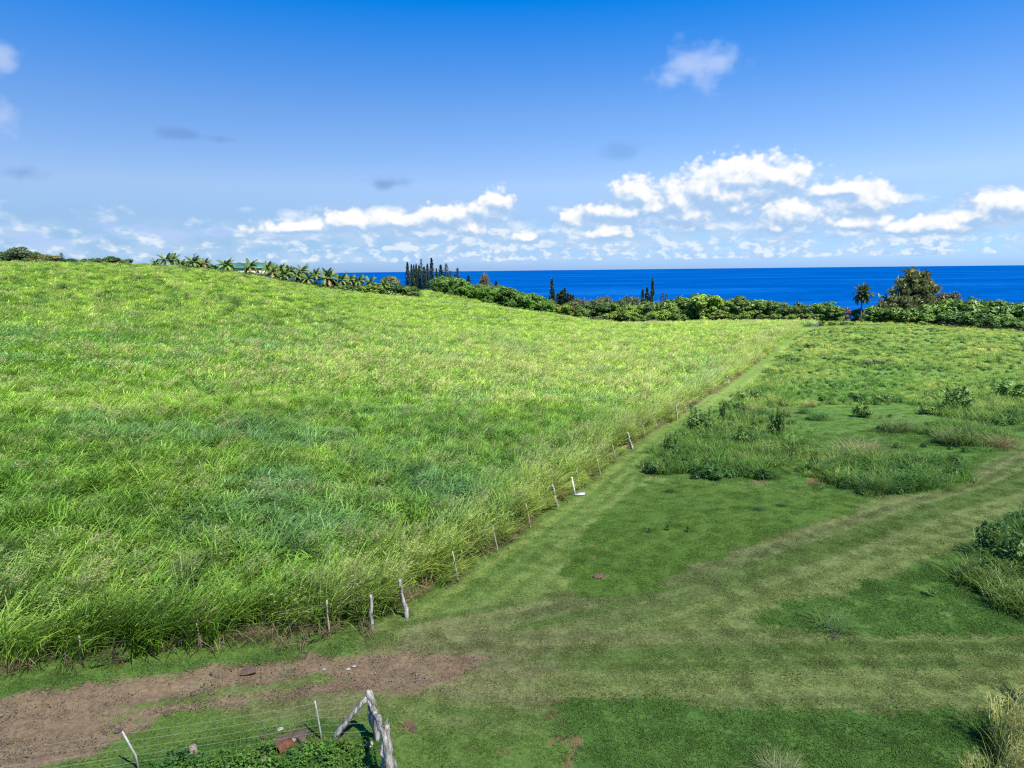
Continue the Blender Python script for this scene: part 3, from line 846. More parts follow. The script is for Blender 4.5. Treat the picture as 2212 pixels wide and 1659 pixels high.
tint[isP] = tint[isP] * 0.35 + np.array([0.30, 0.335, 0.125]) * 0.65
isfar = y > 72
idx = np.where(isfar, np.where(isP, 9, RNG.integers(6, 9, nP)), np.where(isP, RNG.integers(4, 6, nP), RNG.integers(0, 4, nP)))
isS = (edge < 0.4) & (RNG.uniform(size=nP) < 0.6) & (y < 120)
idx = np.where(isS, RNG.integers(10, 12, nP), idx)
tint[isS] = np.array([0.125, 0.130, 0.055]) * RNG.uniform(0.75, 1.3, (isS.sum(), 1))
isE = (~isS) & ((np.abs(lane_s) < 3.2 + 0.012 * y) | (np.abs(road_s) < 1.8)) & (y < 150) & (RNG.uniform(size=nP) < 0.85)
idx = np.where(isE, RNG.integers(12, 15, nP), idx)
hgt_cut = (np.abs(lane_s) < 0.55) & ~isS
weedy = (y > 140) & (px < 760) & (fbm(x / 2.6, y / 2.6, 79) > 0.60) & (RNG.uniform(size=nP) < 0.6)
tint[weedy] = np.array([0.095, 0.190, 0.040]) * RNG.uniform(0.7, 1.4, (weedy.sum(), 1))
hgt = (0.72 + 0.55 * fbm(x / 3.5, y / 3.5, 76)) * RNG.uniform(0.85, 1.15, nP) * (1 + 0.30 * np.exp(-(lane_s / 3.5) ** 2)) * np.where(y > 180, 0.85, 1)
hgt = np.where(isS, 0.8, np.where(isE, RNG.uniform(0.88, 1.15, nP), hgt))
hgt = np.where(hgt_cut, 0.5, np.where(weedy, hgt * 1.25, hgt))
scl = np.stack([RNG.uniform(0.9, 1.2, nP), RNG.uniform(0.9, 1.2, nP), hgt], -1)
scl[:, :2] *= np.where(hgt_cut, 0.7, 1)[:, None]
scl[:, :2] *= np.where(y > 180, 1.25, 1)[:, None]
rot = np.stack([RNG.normal(0, 0.07, nP), RNG.normal(0.05, 0.08, nP), WIND + RNG.normal(0, 0.62, nP)], -1)
scatter('tall_grass', pts, idx, rot, scl, tint, P_FIELD, 'tall wind-bent guinea grass filling the field behind the fences', 'tall grass')
nTall = nP
# --- dead stalks and creeping grass heaped under the fence wires
pl_, il_ = [], []
for line, dens, off in ((LF, 4.0, 0.15), (RF, 4.0, 0.25)):
    for a, b in zip(line[:-1], line[1:]):
        L_ = math.hypot(*(b - a)[:2])
        if a[1] > 150: continue
        k = int(L_ * dens)
        t = RNG.uniform(size=k)
        nrm = np.array([-(b - a)[1], (b - a)[0]]) / L_
        q = a[None, :2] + t[:, None] * (b - a)[None, :2] + RNG.normal(off, 0.2, k)[:, None] * nrm[None]
        pl_.append(q)
q = np.concatenate(pl_)
pts = np.c_[q, zt(q[:, 0], q[:, 1])]
nP = len(pts)
keep = fbm(pts[:, 0] / 1.5, pts[:, 1] / 1.5, 77) + RNG.normal(0, 0.08, nP) > 0.50
pts = pts[keep]
nP = len(pts)
straw2 = [proto(blades(30, 0.30, (0.30, 0.75), 0.020, 0.9, (0.2, 1.3), 3, s, 0.0, (0.02, 0.30), 1.0), 'dead_stalks') for s in (44, 45, 46)]
scatter('dead_grass', pts, RNG.integers(0, 3, nP), np.stack([RNG.normal(0, 0.2, nP), RNG.normal(0, 0.2, nP), RNG.uniform(0, 6.28, nP)], -1), np.stack([RNG.uniform(0.7, 1.25, nP)] * 3, -1),
        np.array([0.135, 0.130, 0.060]) * RNG.uniform(0.7, 1.35, (nP, 1)), straw2, 'matted dead stalks lying under the fence wires', 'dead grass')

# --- short turf near the camera
def turf(n, size, h, w, seed, lean=0.5):
    lean *= 1.5
    r = np.random.default_rng(seed)
    mb = MB()
    for i in range(n):
        b = np.array([*r.uniform(-size, size, 2), -0.01])
        a = r.uniform(0, 6.28)
        L_ = r.uniform(*h)
        d = np.array([r.normal(0, lean), r.normal(0, lean), 1.0])
        d /= np.linalg.norm(d)
        s = np.array([math.cos(a), math.sin(a), 0]) * w * r.uniform(0.7, 1.3)
        v = r.uniform(0.82, 1.18)
        cc = np.array([1.4, 1.15, 1.3]) * v if r.uniform() < 0.10 else np.array([1.0, 1.0, 1.0]) * v
        mb.add([b - s, b + s, b + d * L_], [(0, 1, 2)], [cc * 0.85, cc * 0.85, cc * 1.1])
    return mb
P_TURF = [proto(turf(120, 0.32, (0.03, 0.075), 0.012, s, 0.9), 'turf_tuft', M_TURF) for s in (1, 2, 3)] + [proto(turf(150, 0.34, (0.05, 0.13), 0.015, s, 1.1), 'turf_tuft', M_TURF) for s in (4, 5, 6)]
pts = band_points([(13, 24, 9.0), (24, 36, 7.0), (36, 60, 3.6), (60, 95, 1.3)], lambda x, y: ~inpoly(x, y, FIELD), 90)
c, dirt, rough = cover(pts[:, 0], pts[:, 1], pts[:, 2])
nP = len(pts)
k = RNG.uniform(size=nP) > dirt * 1.35 + 0.02
pts, c, dirt, rough = pts[k], c[k], dirt[k], rough[k]
nP = len(pts)
idx = np.where(RNG.uniform(size=nP) < rough * 1.6, RNG.integers(3, 6, nP), RNG.integers(0, 3, nP))
s_ = RNG.uniform(0.8, 1.25, nP)
scatter('turf', pts, idx, np.stack([np.zeros(nP), np.zeros(nP), RNG.uniform(0, 6.28, nP)], -1), np.stack([s_, s_, s_ * RNG.uniform(0.7, 1.2, nP)], -1),
        c * np.where(idx > 2, 1.50, 1.32)[:, None] * RNG.uniform(0.92, 1.09, (nP, 1)), P_TURF, 'short turf covering the mown ways and open ground', 'turf')
nTurf = nP

# --- loose clods and grit on the bare road
clod = []
for s in (1, 2, 3):
    r = np.random.default_rng(s + 60)
    mb = MB()
    for _ in range(26):
        c = np.array([*r.uniform(-.28, .28, 2), 0.0])
        q = r.uniform(.005, .018) * (2.0 if r.uniform() < .06 else 1)
        v = r.normal(size=(6, 3)) * .25 + np.array([(1, 0, 0), (-1, 0, 0), (0, 1, 0), (0, -1, 0), (0, 0, .8), (0, 0, -.5)])
        mb.add(c + v * q, [(0, 2, 4), (2, 1, 4), (1, 3, 4), (3, 0, 4), (2, 0, 5), (1, 2, 5), (3, 1, 5), (0, 3, 5)], np.array([1, 1, 1]) * r.uniform(.6, 1.5))
    clod.append(proto(mb, 'clods', M_TURF))
pts = band_points([(13, 30, 14.0)], lambda x, y: ~inpoly(x, y, FIELD), 60)
c, dirt, rough = cover(pts[:, 0], pts[:, 1], pts[:, 2])
pts = pts[RNG.uniform(size=len(pts)) < dirt * 0.8]
nP = len(pts)
s_ = RNG.uniform(0.6, 1.3, nP)
scatter('road_grit', pts, RNG.integers(0, 3, nP), np.stack([np.zeros(nP), np.zeros(nP), RNG.uniform(0, 6.28, nP)], -1), np.stack([s_] * 3, -1), np.array([0.27, 0.22, 0.17]) * RNG.uniform(.6, 1.3, (nP, 1)), clod,
        'loose clods and grit scattered over the bare dirt road', 'grit')

# ------------------------------------------------------------------ trees: shared crowns and trunks
def cards(mb, C, Nrm, size, cols, r, asp=1.6):
    """leaf sprays: small pointed quads at C facing roughly Nrm"""
    k = len(C)
    t = np.cross(Nrm, r.normal(size=(k, 3)))
    t /= np.linalg.norm(t, axis=1)[:, None] + 1e-9
    b = np.cross(Nrm, t)
    s = (size * r.uniform(0.6, 1.4, k))[:, None]
    V = np.stack([C - t * s * asp * .5, C + b * s * .5 - t * s * .05 + Nrm * s * .12, C + t * s * asp * .5, C - b * s * .5 + t * s * .05 + Nrm * s * .12], 1).reshape(-1, 3)
    i = np.arange(k)[:, None] * 4 + np.arange(4)[None]
    mb.V.append(V)
    mb.Fc += [tuple(f) for f in (i + mb.n)]
    mb.C.append(np.repeat(cols, 4, 0))
    mb.n += len(V)
def unit(r, k):
    v = r.normal(size=(k, 3))
    return v / np.linalg.norm(v, axis=1)[:, None]
def crown(seed, nl, per, rx, zc, rz, lr, size, up=0.25, yellow=0.15, lob_z=1.0):
    """rounded crown of many leafy lobes on a tree of height 1"""
    r = np.random.default_rng(seed)
    mb = MB()
    for i in range(nl):
        d = unit(r, 1)[0]
        q = r.uniform(0.35, 1.0) ** 0.5
        c = np.array([d[0] * rx * q, d[1] * rx * q, zc + d[2] * rz * q])
        if i < nl * 0.35: c = np.array([d[0] * rx * .8, d[1] * rx * .8, r.uniform(.10, .35)])
        R = lr * r.uniform(0.65, 1.3)
        dr = unit(r, per)
        dr[:, 2] = np.abs(dr[:, 2]) * np.where(r.uniform(size=per) < 0.78, 1, -1)
        rad = R * r.uniform(0.55, 1.05, per)[:, None]
        C = c + dr * rad * np.array([1, 1, 0.8 * lob_z])
        nrm = dr + unit(r, per) * 0.7 + np.array([0, 0, up])
        nrm /= np.linalg.norm(nrm, axis=1)[:, None]
        v = r.uniform(0.75, 1.25) * r.uniform(0.75, 1.3, per)
        col = np.stack([v, v, v], 1)
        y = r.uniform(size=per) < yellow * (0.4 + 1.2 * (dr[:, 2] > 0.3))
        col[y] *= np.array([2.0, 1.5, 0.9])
        cards(mb, C, nrm, size, col, r)
    return mb
def limbs(seed, h0, h1, rx, k, rad):
    r = np.random.default_rng(seed)
    mb = MB()
    top = np.array([r.normal(0, .02), r.normal(0, .02), h0])
    mb.tube([(0, 0, -0.06), (0, 0, h0 * 0.4), tuple(top)], [rad * 1.35, rad, rad * 0.8], 7, 0.1, seed=seed)
    for i in range(k):
        a = i / k * 6.28 + r.uniform(-.3, .3)
        e = np.array([math.cos(a) * rx * 0.75, math.sin(a) * rx * 0.75, h1 * r.uniform(0.75, 1.0)])
        mb.tube([top - [0, 0, .03], (top + e) / 2 + [0, 0, -.03], e], [rad * .6, rad * .4, rad * .15], 5, 0.1, seed=seed + i)
    return mb
M_PALM = noisy('palm_trunk', [(0.3, (0.05, 0.042, 0.034)), (0.7, (0.15, 0.125, 0.10))], 4, 0.9, 0.6, 0.04, (1, 1, 3))
ROUND = [crown(s, 38, 130, 0.44, 0.56, 0.34, 0.16, 0.044, yellow=0.12) for s in (1, 2, 3, 4)]
ROUND_M = [b.mesh('crown', M_LEAF) for b in ROUND]
BROAD = [crown(s, 36, 110, 0.48, 0.56, 0.36, 0.16, 0.056, yellow=0.22) for s in (11, 12, 13)]
BROAD_M = [b.mesh('crown', M_LEAF) for b in BROAD]
TRUNK_M = [limbs(s, 0.30, 0.8, 0.42, 6, 0.030).mesh('trunk', M_BARK, True) for s in (1, 2, 3)]
def casuarina(seed, nbr=60, spread=0.30):
    r = np.random.default_rng(seed)
    mb, tb = MB(), MB()
    tb.tube([(0, 0, -.05), (0.01, 0, .35), (-.01, .01, .7), (0, 0, .98)], [.026, .020, .011, .003], 7, .1, seed=seed)
    for i in range(nbr):
        h = r.uniform(0.12, 0.97)
        a = r.uniform(0, 6.28)
        L_ = spread * (1.1 - h) ** 0.65 * r.uniform(0.7, 1.25) + 0.03
        s = np.array([0, 0, h * 0.85])
        e = s + np.array([math.cos(a) * L_, math.sin(a) * L_, L_ * r.uniform(0.15, 0.75)])
        if i % 3 == 0: tb.tube([s, (s + e) / 2 + [0, 0, -.01], e], [.007, .004, .001], 4, .1, seed=i)
        k = 56
        t = r.uniform(0.25, 1.05, k)[:, None]
        C = s + (e - s) * t + r.normal(0, 0.024, (k, 3))
        nrm = unit(r, k)
        nrm[:, 2] *= 0.4
        v = r.uniform(0.6, 1.4, k) * r.uniform(0.75, 1.25)
        cards(mb, C, nrm, 0.030, np.stack([v * 1.05, v, v * 0.95], 1), r, 2.6)
    return mb.mesh('crown', M_LEAF), tb.mesh('trunk', M_BARK, True)
CASU = [casuarina(s, 130, sp) for s, sp in ((1, .36), (2, .30), (3, .40))]
def cook_pine(seed, w=0.085, bare=0.04, dens=46, gap=None):
    r = np.random.default_rng(seed)
    mb, tb = MB(), MB()
    tb.tube([(0, 0, -.04), (0, 0, .5), (0, 0, 1.0)], [.016, .011, .002], 6, .05, seed=seed)
    for i in range(dens):
        h = bare + (1 - bare) * (i / dens)
        wr = w * (1 - ((h - .25) / .78) ** 2 * (h > .25)) ** 0.8 * r.uniform(.7, 1.25) if h < .985 else .01
        if gap and gap[0] < h < gap[1]: wr *= 0.35
        for j in range(7):
            a = j / 7 * 6.28 + r.uniform(0, 1) + i
            k = 9
            t = np.linspace(.2, 1, k)[:, None]
            d = np.array([math.cos(a), math.sin(a), 0.0])
            C = np.array([0, 0, h]) + d * wr * t + np.array([0, 0, 1]) * (t ** 2) * wr * 0.22 + r.normal(0, .004, (k, 3))
            nrm = unit(r, k) + np.array([0, 0, .8])
            nrm /= np.linalg.norm(nrm, axis=1)[:, None]
            v = r.uniform(.7, 1.3, k)
            cards(mb, C, nrm, 0.016, np.stack([v, v, v], 1), r, 1.8)
    return mb.mesh('crown', M_LEAF), tb.mesh('trunk', M_BARK, True)
PINES = [cook_pine(1), cook_pine(2, .075), cook_pine(3, .10, .06, 26), cook_pine(4, .07, .05, 40, (.30, .62)), cook_pine(5, .20, .02, 30)]
def frond(seed, droop, nleaf=20, lw=0.052, ll=0.30, stiff=False):
    """one feather leaf of length 1 growing along +X and arching over"""
    r = np.random.default_rng(seed)
    mb = MB()
    pts, p, th = [], np.zeros(3), 0.0
    n = 8
    for i in range(n + 1):
        pts.append(p.copy())
        th = -droop * (i / n) ** 1.3
        p = p + np.array([math.cos(th), 0, math.sin(th)]) / n
    pts = np.array(pts)
    for i in range(n):
        w = 0.012 * (1 - i / n) + .003
        mb.add([pts[i] + [0, w, 0], pts[i] - [0, w, 0], pts[i + 1] - [0, w * .8, 0], pts[i + 1] + [0, w * .8, 0]], [(0, 1, 2, 3)], (1.3, 1.2, 1.0))
    for k in range(nleaf):
        s = 0.14 + 0.86 * k / nleaf
        i = min(int(s * n), n - 1)
        c = pts[i] + (pts[i + 1] - pts[i]) * (s * n - i)
        tdir = pts[i + 1] - pts[i]
        tdir /= np.linalg.norm(tdir)
        for sgn in (-1, 1):
            L_ = ll * math.sin(math.pi * min(1, .22 + .75 * s)) ** .7 * r.uniform(.85, 1.15)
            d = tdir * 0.75 + np.array([0, sgn * .8, (.25 if stiff else -.30 - .25 * r.uniform())])
            d /= np.linalg.norm(d)
            sd = tdir * lw
            v = r.uniform(.75, 1.3)
            cc = np.array([1, 1, 1]) * v
            if r.uniform() < .06: cc = np.array([1.8, 1.5, 1.2]) * v
            mid = c + d * L_ * .55
            e = c + d * L_ + np.array([0, 0, 0 if stiff else -L_ * .18])
            mb.add([c - sd * .5, c + sd * .5, mid + sd * .55, e, mid - sd * .35], [(0, 1, 2, 3, 4)], cc)
    return mb.mesh('frond', M_LEAF)
FR_C = [frond(s, d) for s, d in ((1, 0.55), (2, 1.1), (3, 1.8))]
FR_D = [frond(s, d, 26, .042, .21, True) for s, d in ((11, .35), (12, .75), (13, 1.25))]
FR_B = None
def palm_trunk(h, r0, r1, lean, seed):
    n = 10
    r = np.random.default_rng(seed)
    pts = [(lean * (i / n) ** 1.6 * h, 0, -0.3 + (h + .3) * i / n) for i in range(n + 1)]
    return MB().tube(pts, [r0 + (r1 - r0) * i / n + (.03 * r0 if i % 2 else 0) for i in range(n + 1)], 8, .05, seed=seed)
def palm(name, label, loc, h, fl, nf, meshes, lean, seed, group, tint, r0=.16, r1=.11, elev=(1.15, -0.35), wind=0.25, skirt=0):
    r = np.random.default_rng(seed)
    t = thing(name, label, 'palm tree', loc, r.uniform(-.6, .6), group=group)
    palm_trunk(h, r0, r1, lean, seed).build('trunk', M_PALM, t, True)
    for k in range(nf):
        u = (k + .5) / nf
        e = elev[0] + (elev[1] - elev[0]) * u ** 0.9 + r.normal(0, .08)
        a = k * 2.39996 + r.normal(0, .15)
        a -= wind * math.sin(a)
        f = obj('frond', meshes[min(2, int(u * 3))], t, (lean * h, 0, h), (0, -e, a), fl * r.uniform(.85, 1.1))
        dry = u > .86 and r.uniform() < .22
        g = r.uniform(.8, 1.25)
        c = (.23, .17, .07) if dry else tuple(q * g for q in tint)
        f.color = (*c, 1)
    for k in range(skirt):
        f = obj('frond', meshes[2], t, (lean * h, 0, h - .1), (0, 1.15 + r.uniform(0, .3), r.uniform(0, 6.28)), fl * .7)
        f.color = (.20, .15, .09, 1)
    return t
def tree(name, label, cat, loc, h, width, pair, tint, seed, group=None, flat=1.0):
    if cat == 'tree' and pair[0] not in [q[0] for q in PINES]: flat, width = flat * (1 + .09 * math.sin(seed * 4.7)), width * (1 + .13 * math.sin(seed * 3.1 + 1))
    """width is the crown's scale against its height"""
    t = thing(name, label, cat, loc, seed * 1.7 % 6.28, group=group)
    k = obj('trunk', pair[1], t, scl=(h, h, h))
    c = obj('crown', pair[0], t, scl=(h * width, h * width, h * flat))
    c.color = (*tint, 1)
    return t
def tallness(px, ptop, Y, sink=0.0):
    """ground point on that bearing and the height that reaches grid row ptop"""
    p = spot(px, Y)
    d = rays(px, ptop)
    return p, max(1.0, CAMZ + d[2] / d[1] * Y - p[2] + sink)
ORD = ['first', 'second', 'third', 'fourth', 'fifth', 'sixth', 'seventh', 'eighth', 'ninth', 'tenth', 'eleventh', 'twelfth', 'thirteenth', 'fourteenth', 'fifteenth', 'sixteenth',
       'seventeenth', 'eighteenth', 'nineteenth', 'twentieth', 'twenty-first', 'twenty-second', 'twenty-third', 'twenty-fourth', 'twenty-fifth', 'twenty-sixth', 'twenty-seventh', 'twenty-eighth']
DARK, MIDG, BRIGHT, OLIVE, GREYG = (.034, .074, .018), (.062, .120, .022), (.098, .175, .024), (.095, .110, .030), (.105, .105, .060)

# --- left skyline
LEFT = [(-20, 541, 262, 1.3, DARK), (12, 541, 262, 1.4, DARK), (40, 543, 268, 1.3, DARK), (62, 539, 262, 1.3, (.045, .075, .03)), (82, 543, 270, 1.2, DARK), (104, 545, 262, 1.5, OLIVE),
        (124, 550, 258, 1.4, OLIVE), (140, 557, 262, 1.5, DARK), (168, 558, 258, 1.2, DARK)]
for i, (px, pt, Y, w, c) in enumerate(LEFT):
    p, h = tallness(px, pt, Y, .3)
    h = max(h, 3.5)
    p[2] = p[2] if h > 3.6 else p[2]
    tree('bushy_tree', 'dark windswept tree on the left skyline, %s from the left frame edge' % ORD[i], 'tree', p, h, w * 1.2, (ROUND_M[i % 4], TRUNK_M[i % 3]), c, i, 'trees on the left skyline')
p, h = tallness(150, 545, 255)
tree('cook_pine', 'small dark cone-shaped pine alone on the left skyline', 'tree', p, h, 1.25, PINES[4], (.022, .052, .030), 3)
for i, (px, pt, Y, w, c) in enumerate([(197, 559, 246, 1.4, MIDG), (214, 557, 248, 1.3, MIDG), (238, 557, 246, 1.3, DARK), (254, 553, 248, 1.3, DARK), (270, 557, 250, 1.2, MIDG), (288, 560, 246, 1.2, DARK)]):
    p, h = tallness(px, pt, Y, .2)
    tree('skyline_shrub', 'dark green shrub behind the hill crest, %s in the patch left of the palms' % ORD[i], 'shrub', p, max(h, 2.2), w, (BROAD_M[i % 3], TRUNK_M[i % 3]), c, i + 20, 'shrubs behind the hill crest')
# --- house roofs behind the palms
def house(name, label, px, Y, w, dpt, wall_h, roof_h, ridge, mroof, rot, base=None, eave=0.6):
    p = spot(px, Y)
    if base is not None: p[2] = base
    t = thing(name, label, 'house', p, rot)
    wb = MB()
    for (c, d) in [((0, -dpt / 2 + .1, wall_h / 2), (w, .2, wall_h)), ((0, dpt / 2 - .1, wall_h / 2), (w, .2, wall_h)), ((-w / 2 + .1, 0, wall_h / 2), (.2, dpt - .404, wall_h)), ((w / 2 - .1, 0, wall_h / 2), (.2, dpt - .404, wall_h))]:
        wb.box(c, d)
    wall = wb.build('wall', M_WALLP, t)
    for k in range(5):
        xw = (k - 2) * w / 5.5
        fr = MB().box((xw, -dpt / 2 - .03, 1.5), (1.3, .05, 1.2)).build('window', M_WHITE, t)
        MB().box((xw, -dpt / 2 - .065, 1.5), (1.1, .02, 1.0)).build('pane', M_GLASS, fr)
    W_, D_ = w / 2 + eave, dpt / 2 + eave
    z0, z1 = wall_h + .02, wall_h + roof_h
    V = [(-W_, -D_, z0), (W_, -D_, z0), (W_, D_, z0), (-W_, D_, z0), (-ridge, 0, z1), (ridge, 0, z1), (-W_, -D_, z0 + .15), (W_, -D_, z0 + .15), (W_, D_, z0 + .15), (-W_, D_, z0 + .15)]
    rb = MB().add(V, [(6, 7, 5, 4), (7, 8, 5), (8, 9, 4, 5), (9, 6, 4), (0, 1, 7, 6), (1, 2, 8, 7), (2, 3, 9, 8), (3, 0, 6, 9), (3, 2, 1, 0)])
    rb.build('roof', mroof, t)
    return t
dz = lambda px, py, Y: float(at(px, py, Y)[2])
house('green_roofed_house', 'house under a long teal metal roof behind the coconut palms', 545, 292, 26, 11, 2.8, 2.3, 9, M_TEAL, math.radians(10), dz(560, 567.5, 292) - 5.1)
house('brown_roofed_house', 'low house with brown roof half hidden behind the left palms', 332, 275, 8, 8, 2.6, .9, 2.6, M_BROWNROOF, math.radians(-8), dz(332, 568.5, 275) - 3.5)
# --- coconut palms along the crest: x, crown row, distance, trunk height, frond length
CO = [(347, 568, 240, 3.2, 2.4), (369, 562, 242, 4.4, 3.6), (384, 560, 247, 4.8, 3.6), (400, 571, 244, 3.0, 2.6), (427, 566, 243, 4.0, 3.6), (450, 569, 245, 3.6, 3.4), (497, 573, 245, 3.4, 3.8),
      (545, 576, 247, 3.4, 4.4), (582, 580, 252, 3.8, 4.0), (594, 590, 249, 2.5, 3.6), (610, 581, 256, 4.0, 3.8), (617, 594, 250, 2.5, 3.8), (630, 589, 258, 3.3, 3.4), (646, 596, 254, 2.9, 3.6),
      (653, 587, 260, 4.2, 3.8), (669, 603, 256, 2.7, 3.8), (683, 593, 261, 3.9, 3.8), (707, 602, 258, 3.4, 4.4), (711, 591, 264, 4.3, 3.8), (726, 619, 258, 2.0, 3.4), (737, 605, 263, 3.2, 3.8),
      (759, 604, 268, 3.8, 3.8), (774, 606, 270, 3.6, 3.6), (797, 609, 272, 3.4, 3.6), (832, 614, 276, 3.2, 3.4)]
for i, (px, py, Y, h, fl) in enumerate(CO):
    p = spot(px, Y)
    top = dz(px, py, Y)
    hh = max(1.6, top - p[2])
    palm('coconut_palm', 'wind-ruffled coconut palm on the hill crest, %s from the left' % ORD[i], p, hh, fl * (.92 + .14 * math.sin(i * 2.3)), 23 - 5 * (i % 2), FR_C, .05 + .06 * (i % 3), 100 + i, 'coconut palms along the hill crest', (.092, .150, .034), wind=.45)
for i, (px, py, Y, h, fl) in enumerate(CO):
    p, hh = tallness(px + 5 * math.sin(i * 2.9), py + 12 + 3 * math.sin(i * 1.7), Y - 2.0)
    tree('undergrowth_shrub', 'dark shrub crowding the coconut palm row, %s from the left' % ORD[i], 'shrub', p, max(hh, 1.8), 1.35, ((ROUND_M + BROAD_M)[i % 7], TRUNK_M[i % 3]), (.038, .080, .018), i + 90, 'undergrowth of the coconut palm row')
# --- mixed shrubs among and in front of the palms
for i, (px, pt, Y, w, c, lab) in enumerate([
        (415, 562, 251, 1.3, MIDG, 'leafy shrub crowded between the left coconut palms'), (438, 560, 252, 1.2, OLIVE, 'olive shrub under the thin bare tree among the palms'),
        (468, 569, 252, 1.2, DARK, 'dark shrub left of the teal roof'), (515, 582, 249, 1.6, DARK, 'low dark shrub below the teal roof between two palms'),
        (600, 597, 250, 1.5, MIDG, 'rounded shrub at the foot of the palm line above the slope'), (637, 603, 253, 1.5, DARK, 'dark shrub in the shade of the palm line'),
        (663, 608, 255, 1.5, MIDG, 'green shrub tucked below the middle palms'), (692, 612, 256, 1.4, DARK, 'dark shrub below the thickest palms'),
        (748, 614, 260, 1.4, MIDG, 'shrub under the lower palms above the banana plants'), (783, 616, 264, 1.5, DARK, 'dark shrub behind the banana plants'),
        (757, 606, 276, 1.2, DARK, 'bushy tree standing against the sea behind the lower palms'), (775, 609, 280, 1.3, MIDG, 'second bushy tree against the sea behind the lower palms'),
        (802, 613, 259, 1.5, BRIGHT, 'bright lime-green bush at the lower end of the palm line'), (833, 618, 262, 1.3, MIDG, 'mid green bush right of the lime-green bush'),
        (818, 610, 284, 1.3, MIDG, 'rounded tree left of the broad olive tree'), (861, 611, 266, 1.4, DARK, 'dark bush below the broad olive tree'),
        (880, 616, 264, 1.4, MIDG, 'bush near the lower right end of the palm line'), (893, 619, 262, 1.3, MIDG, 'last bush at the right end of the palm line')]):
    p, h = tallness(px, pt, Y)
    tree('shrub', lab, 'shrub', p, max(h, 2.0), w, ((ROUND_M + BROAD_M)[i % 7], TRUNK_M[i % 3]), c, i + 40, 'shrubs along the palm line')
p, h = tallness(845, 588, 290)
tree('round_tree', 'broad round olive-green tree standing before the sea right of the palms', 'tree', p, h, 1.0, (ROUND_M[1], TRUNK_M[0]), (.105, .130, .030), 5)
p, h = tallness(906, 622, 258)
tree('young_pine', 'small dark pointed young pine beside the bushes on the slope', 'tree', p, h, 1.7, PINES[4], (.030, .075, .018), 6)
p, h = tallness(431, 546, 246)
t = thing('thin_tree', 'thin wispy half-bare tree rising above the left palms', 'tree', p)
obj('trunk', CASU[1][1], t, scl=(h * .6, h * .6, h))
tb = MB()
r_ = np.random.default_rng(5)
for k in range(16):
    s = np.array([0, 0, h * r_.uniform(.55, .95)])
    e = s + np.array([r_.uniform(-.2, 2.2), r_.normal(0, .5), r_.uniform(.2, 1.3)])
    tb.tube([s, (s + e) / 2 + [0, 0, .15], e], [.035, .03, .018], 4, seed=k, col=(1, .9, .8))
tb.build('crown', M_LEAF, t).color = (.10, .10, .055, 1)
# banana plants
def banana_mesh(seed):
    r = np.random.default_rng(seed)
    mb = MB()
    for k in range(9):
        a, L_, w = k * 2.4 + r.normal(0, .2), r.uniform(.55, .85), r.uniform(.10, .15)
        d = np.array([math.cos(a), math.sin(a), 0])
        sd = np.array([-math.sin(a), math.cos(a), 0])
        V, p, th = [], np.array([0, 0, .35]), r.uniform(1.0, 1.4)
        for i in range(7):
            ww = w * math.sin(math.pi * (i + .3) / 6.6) * .9 + .008
            V += [p - sd * ww + [0, 0, -.02], p, p + sd * ww + [0, 0, -.02]]
            p = p + L_ / 6 * (d * math.cos(th) + np.array([0, 0, math.sin(th)]))
            th -= r.uniform(.18, .42)
        Fs = [(i * 3 + j, i * 3 + j + 1, i * 3 + j + 4, i * 3 + j + 3) for i in range(6) for j in (0, 1)]
        mb.add(V, Fs, np.array([1, 1, 1]) * r.uniform(.8, 1.25))
    return mb.mesh('leaves', M_LEAF)
BAN = [banana_mesh(s) for s in (1, 2)]
BAN_ST = MB().tube([(0, 0, -.05), (0.01, 0, .2), (0, 0, .4)], [.05, .042, .03], 7).mesh('stem', M_BARK)
for i, (px, pt, Y) in enumerate([(752, 617, 256), (764, 619, 257), (776, 618, 258), (789, 622, 256), (846, 624, 258), (858, 626, 259)]):
    p, h = tallness(px, pt, Y)
    t = thing('banana_plant', 'broad-leaved banana plant below the palm line, %s from the left' % ORD[i], 'banana plant', p, i * 1.3, max(h, 2.2), 'banana plants below the palms')
    obj('leaves', BAN[i % 2], t).color = (.085, .180, .045, 1)
    obj('stem', BAN_ST, t)
# --- pines: x, top row, distance, proto, width
PI = [(884.5, 565, 345, 0, 1.0), (893, 570, 340, 1, 1.0), (898, 571, 350, 0, .9), (903, 569, 342, 1, 1.0), (909, 572, 335, 0, 1.1), (914, 558, 352, 2, .8), (920, 575, 332, 0, 1.3), (927, 569, 340, 1, 1.1),
      (936, 556, 345, 0, .95), (946, 579, 372, 0, .9), (955.5, 571, 380, 0, 1.3), (967, 568, 378, 2, 1.3), (976, 584, 372, 4, .7), (984.5, 590, 370, 4, .7), (991, 577, 385, 2, 1.3), (1014, 594, 385, 0, 1.6), (1073, 606, 395, 0, 1.5)]
for i, (px, pt, Y, k, w) in enumerate(PI):
    p, h = tallness(px, pt, Y)
    lab = ('tall slender dark cook pine in the dense stand by the sea, %s from the left' % ORD[i]) if i < 9 else ['small pine just right of the dense pine stand', 'thin pine between the dense stand and the tiered pine', 'airy pine with separate tiers of branches', 'short bushy pine right of the tiered pine',
          'very small pine half hidden by the tree row', 'tiered pine alone above the middle of the tree row', 'little pine tip poking over the tree row', 'tiny pine tip over the lower tree row near the sea'][i - 9]
    tree('cook_pine', lab, 'tree', p, h, w, PINES[k], (.026, .056, .026), i, 'cook pines above the sea')
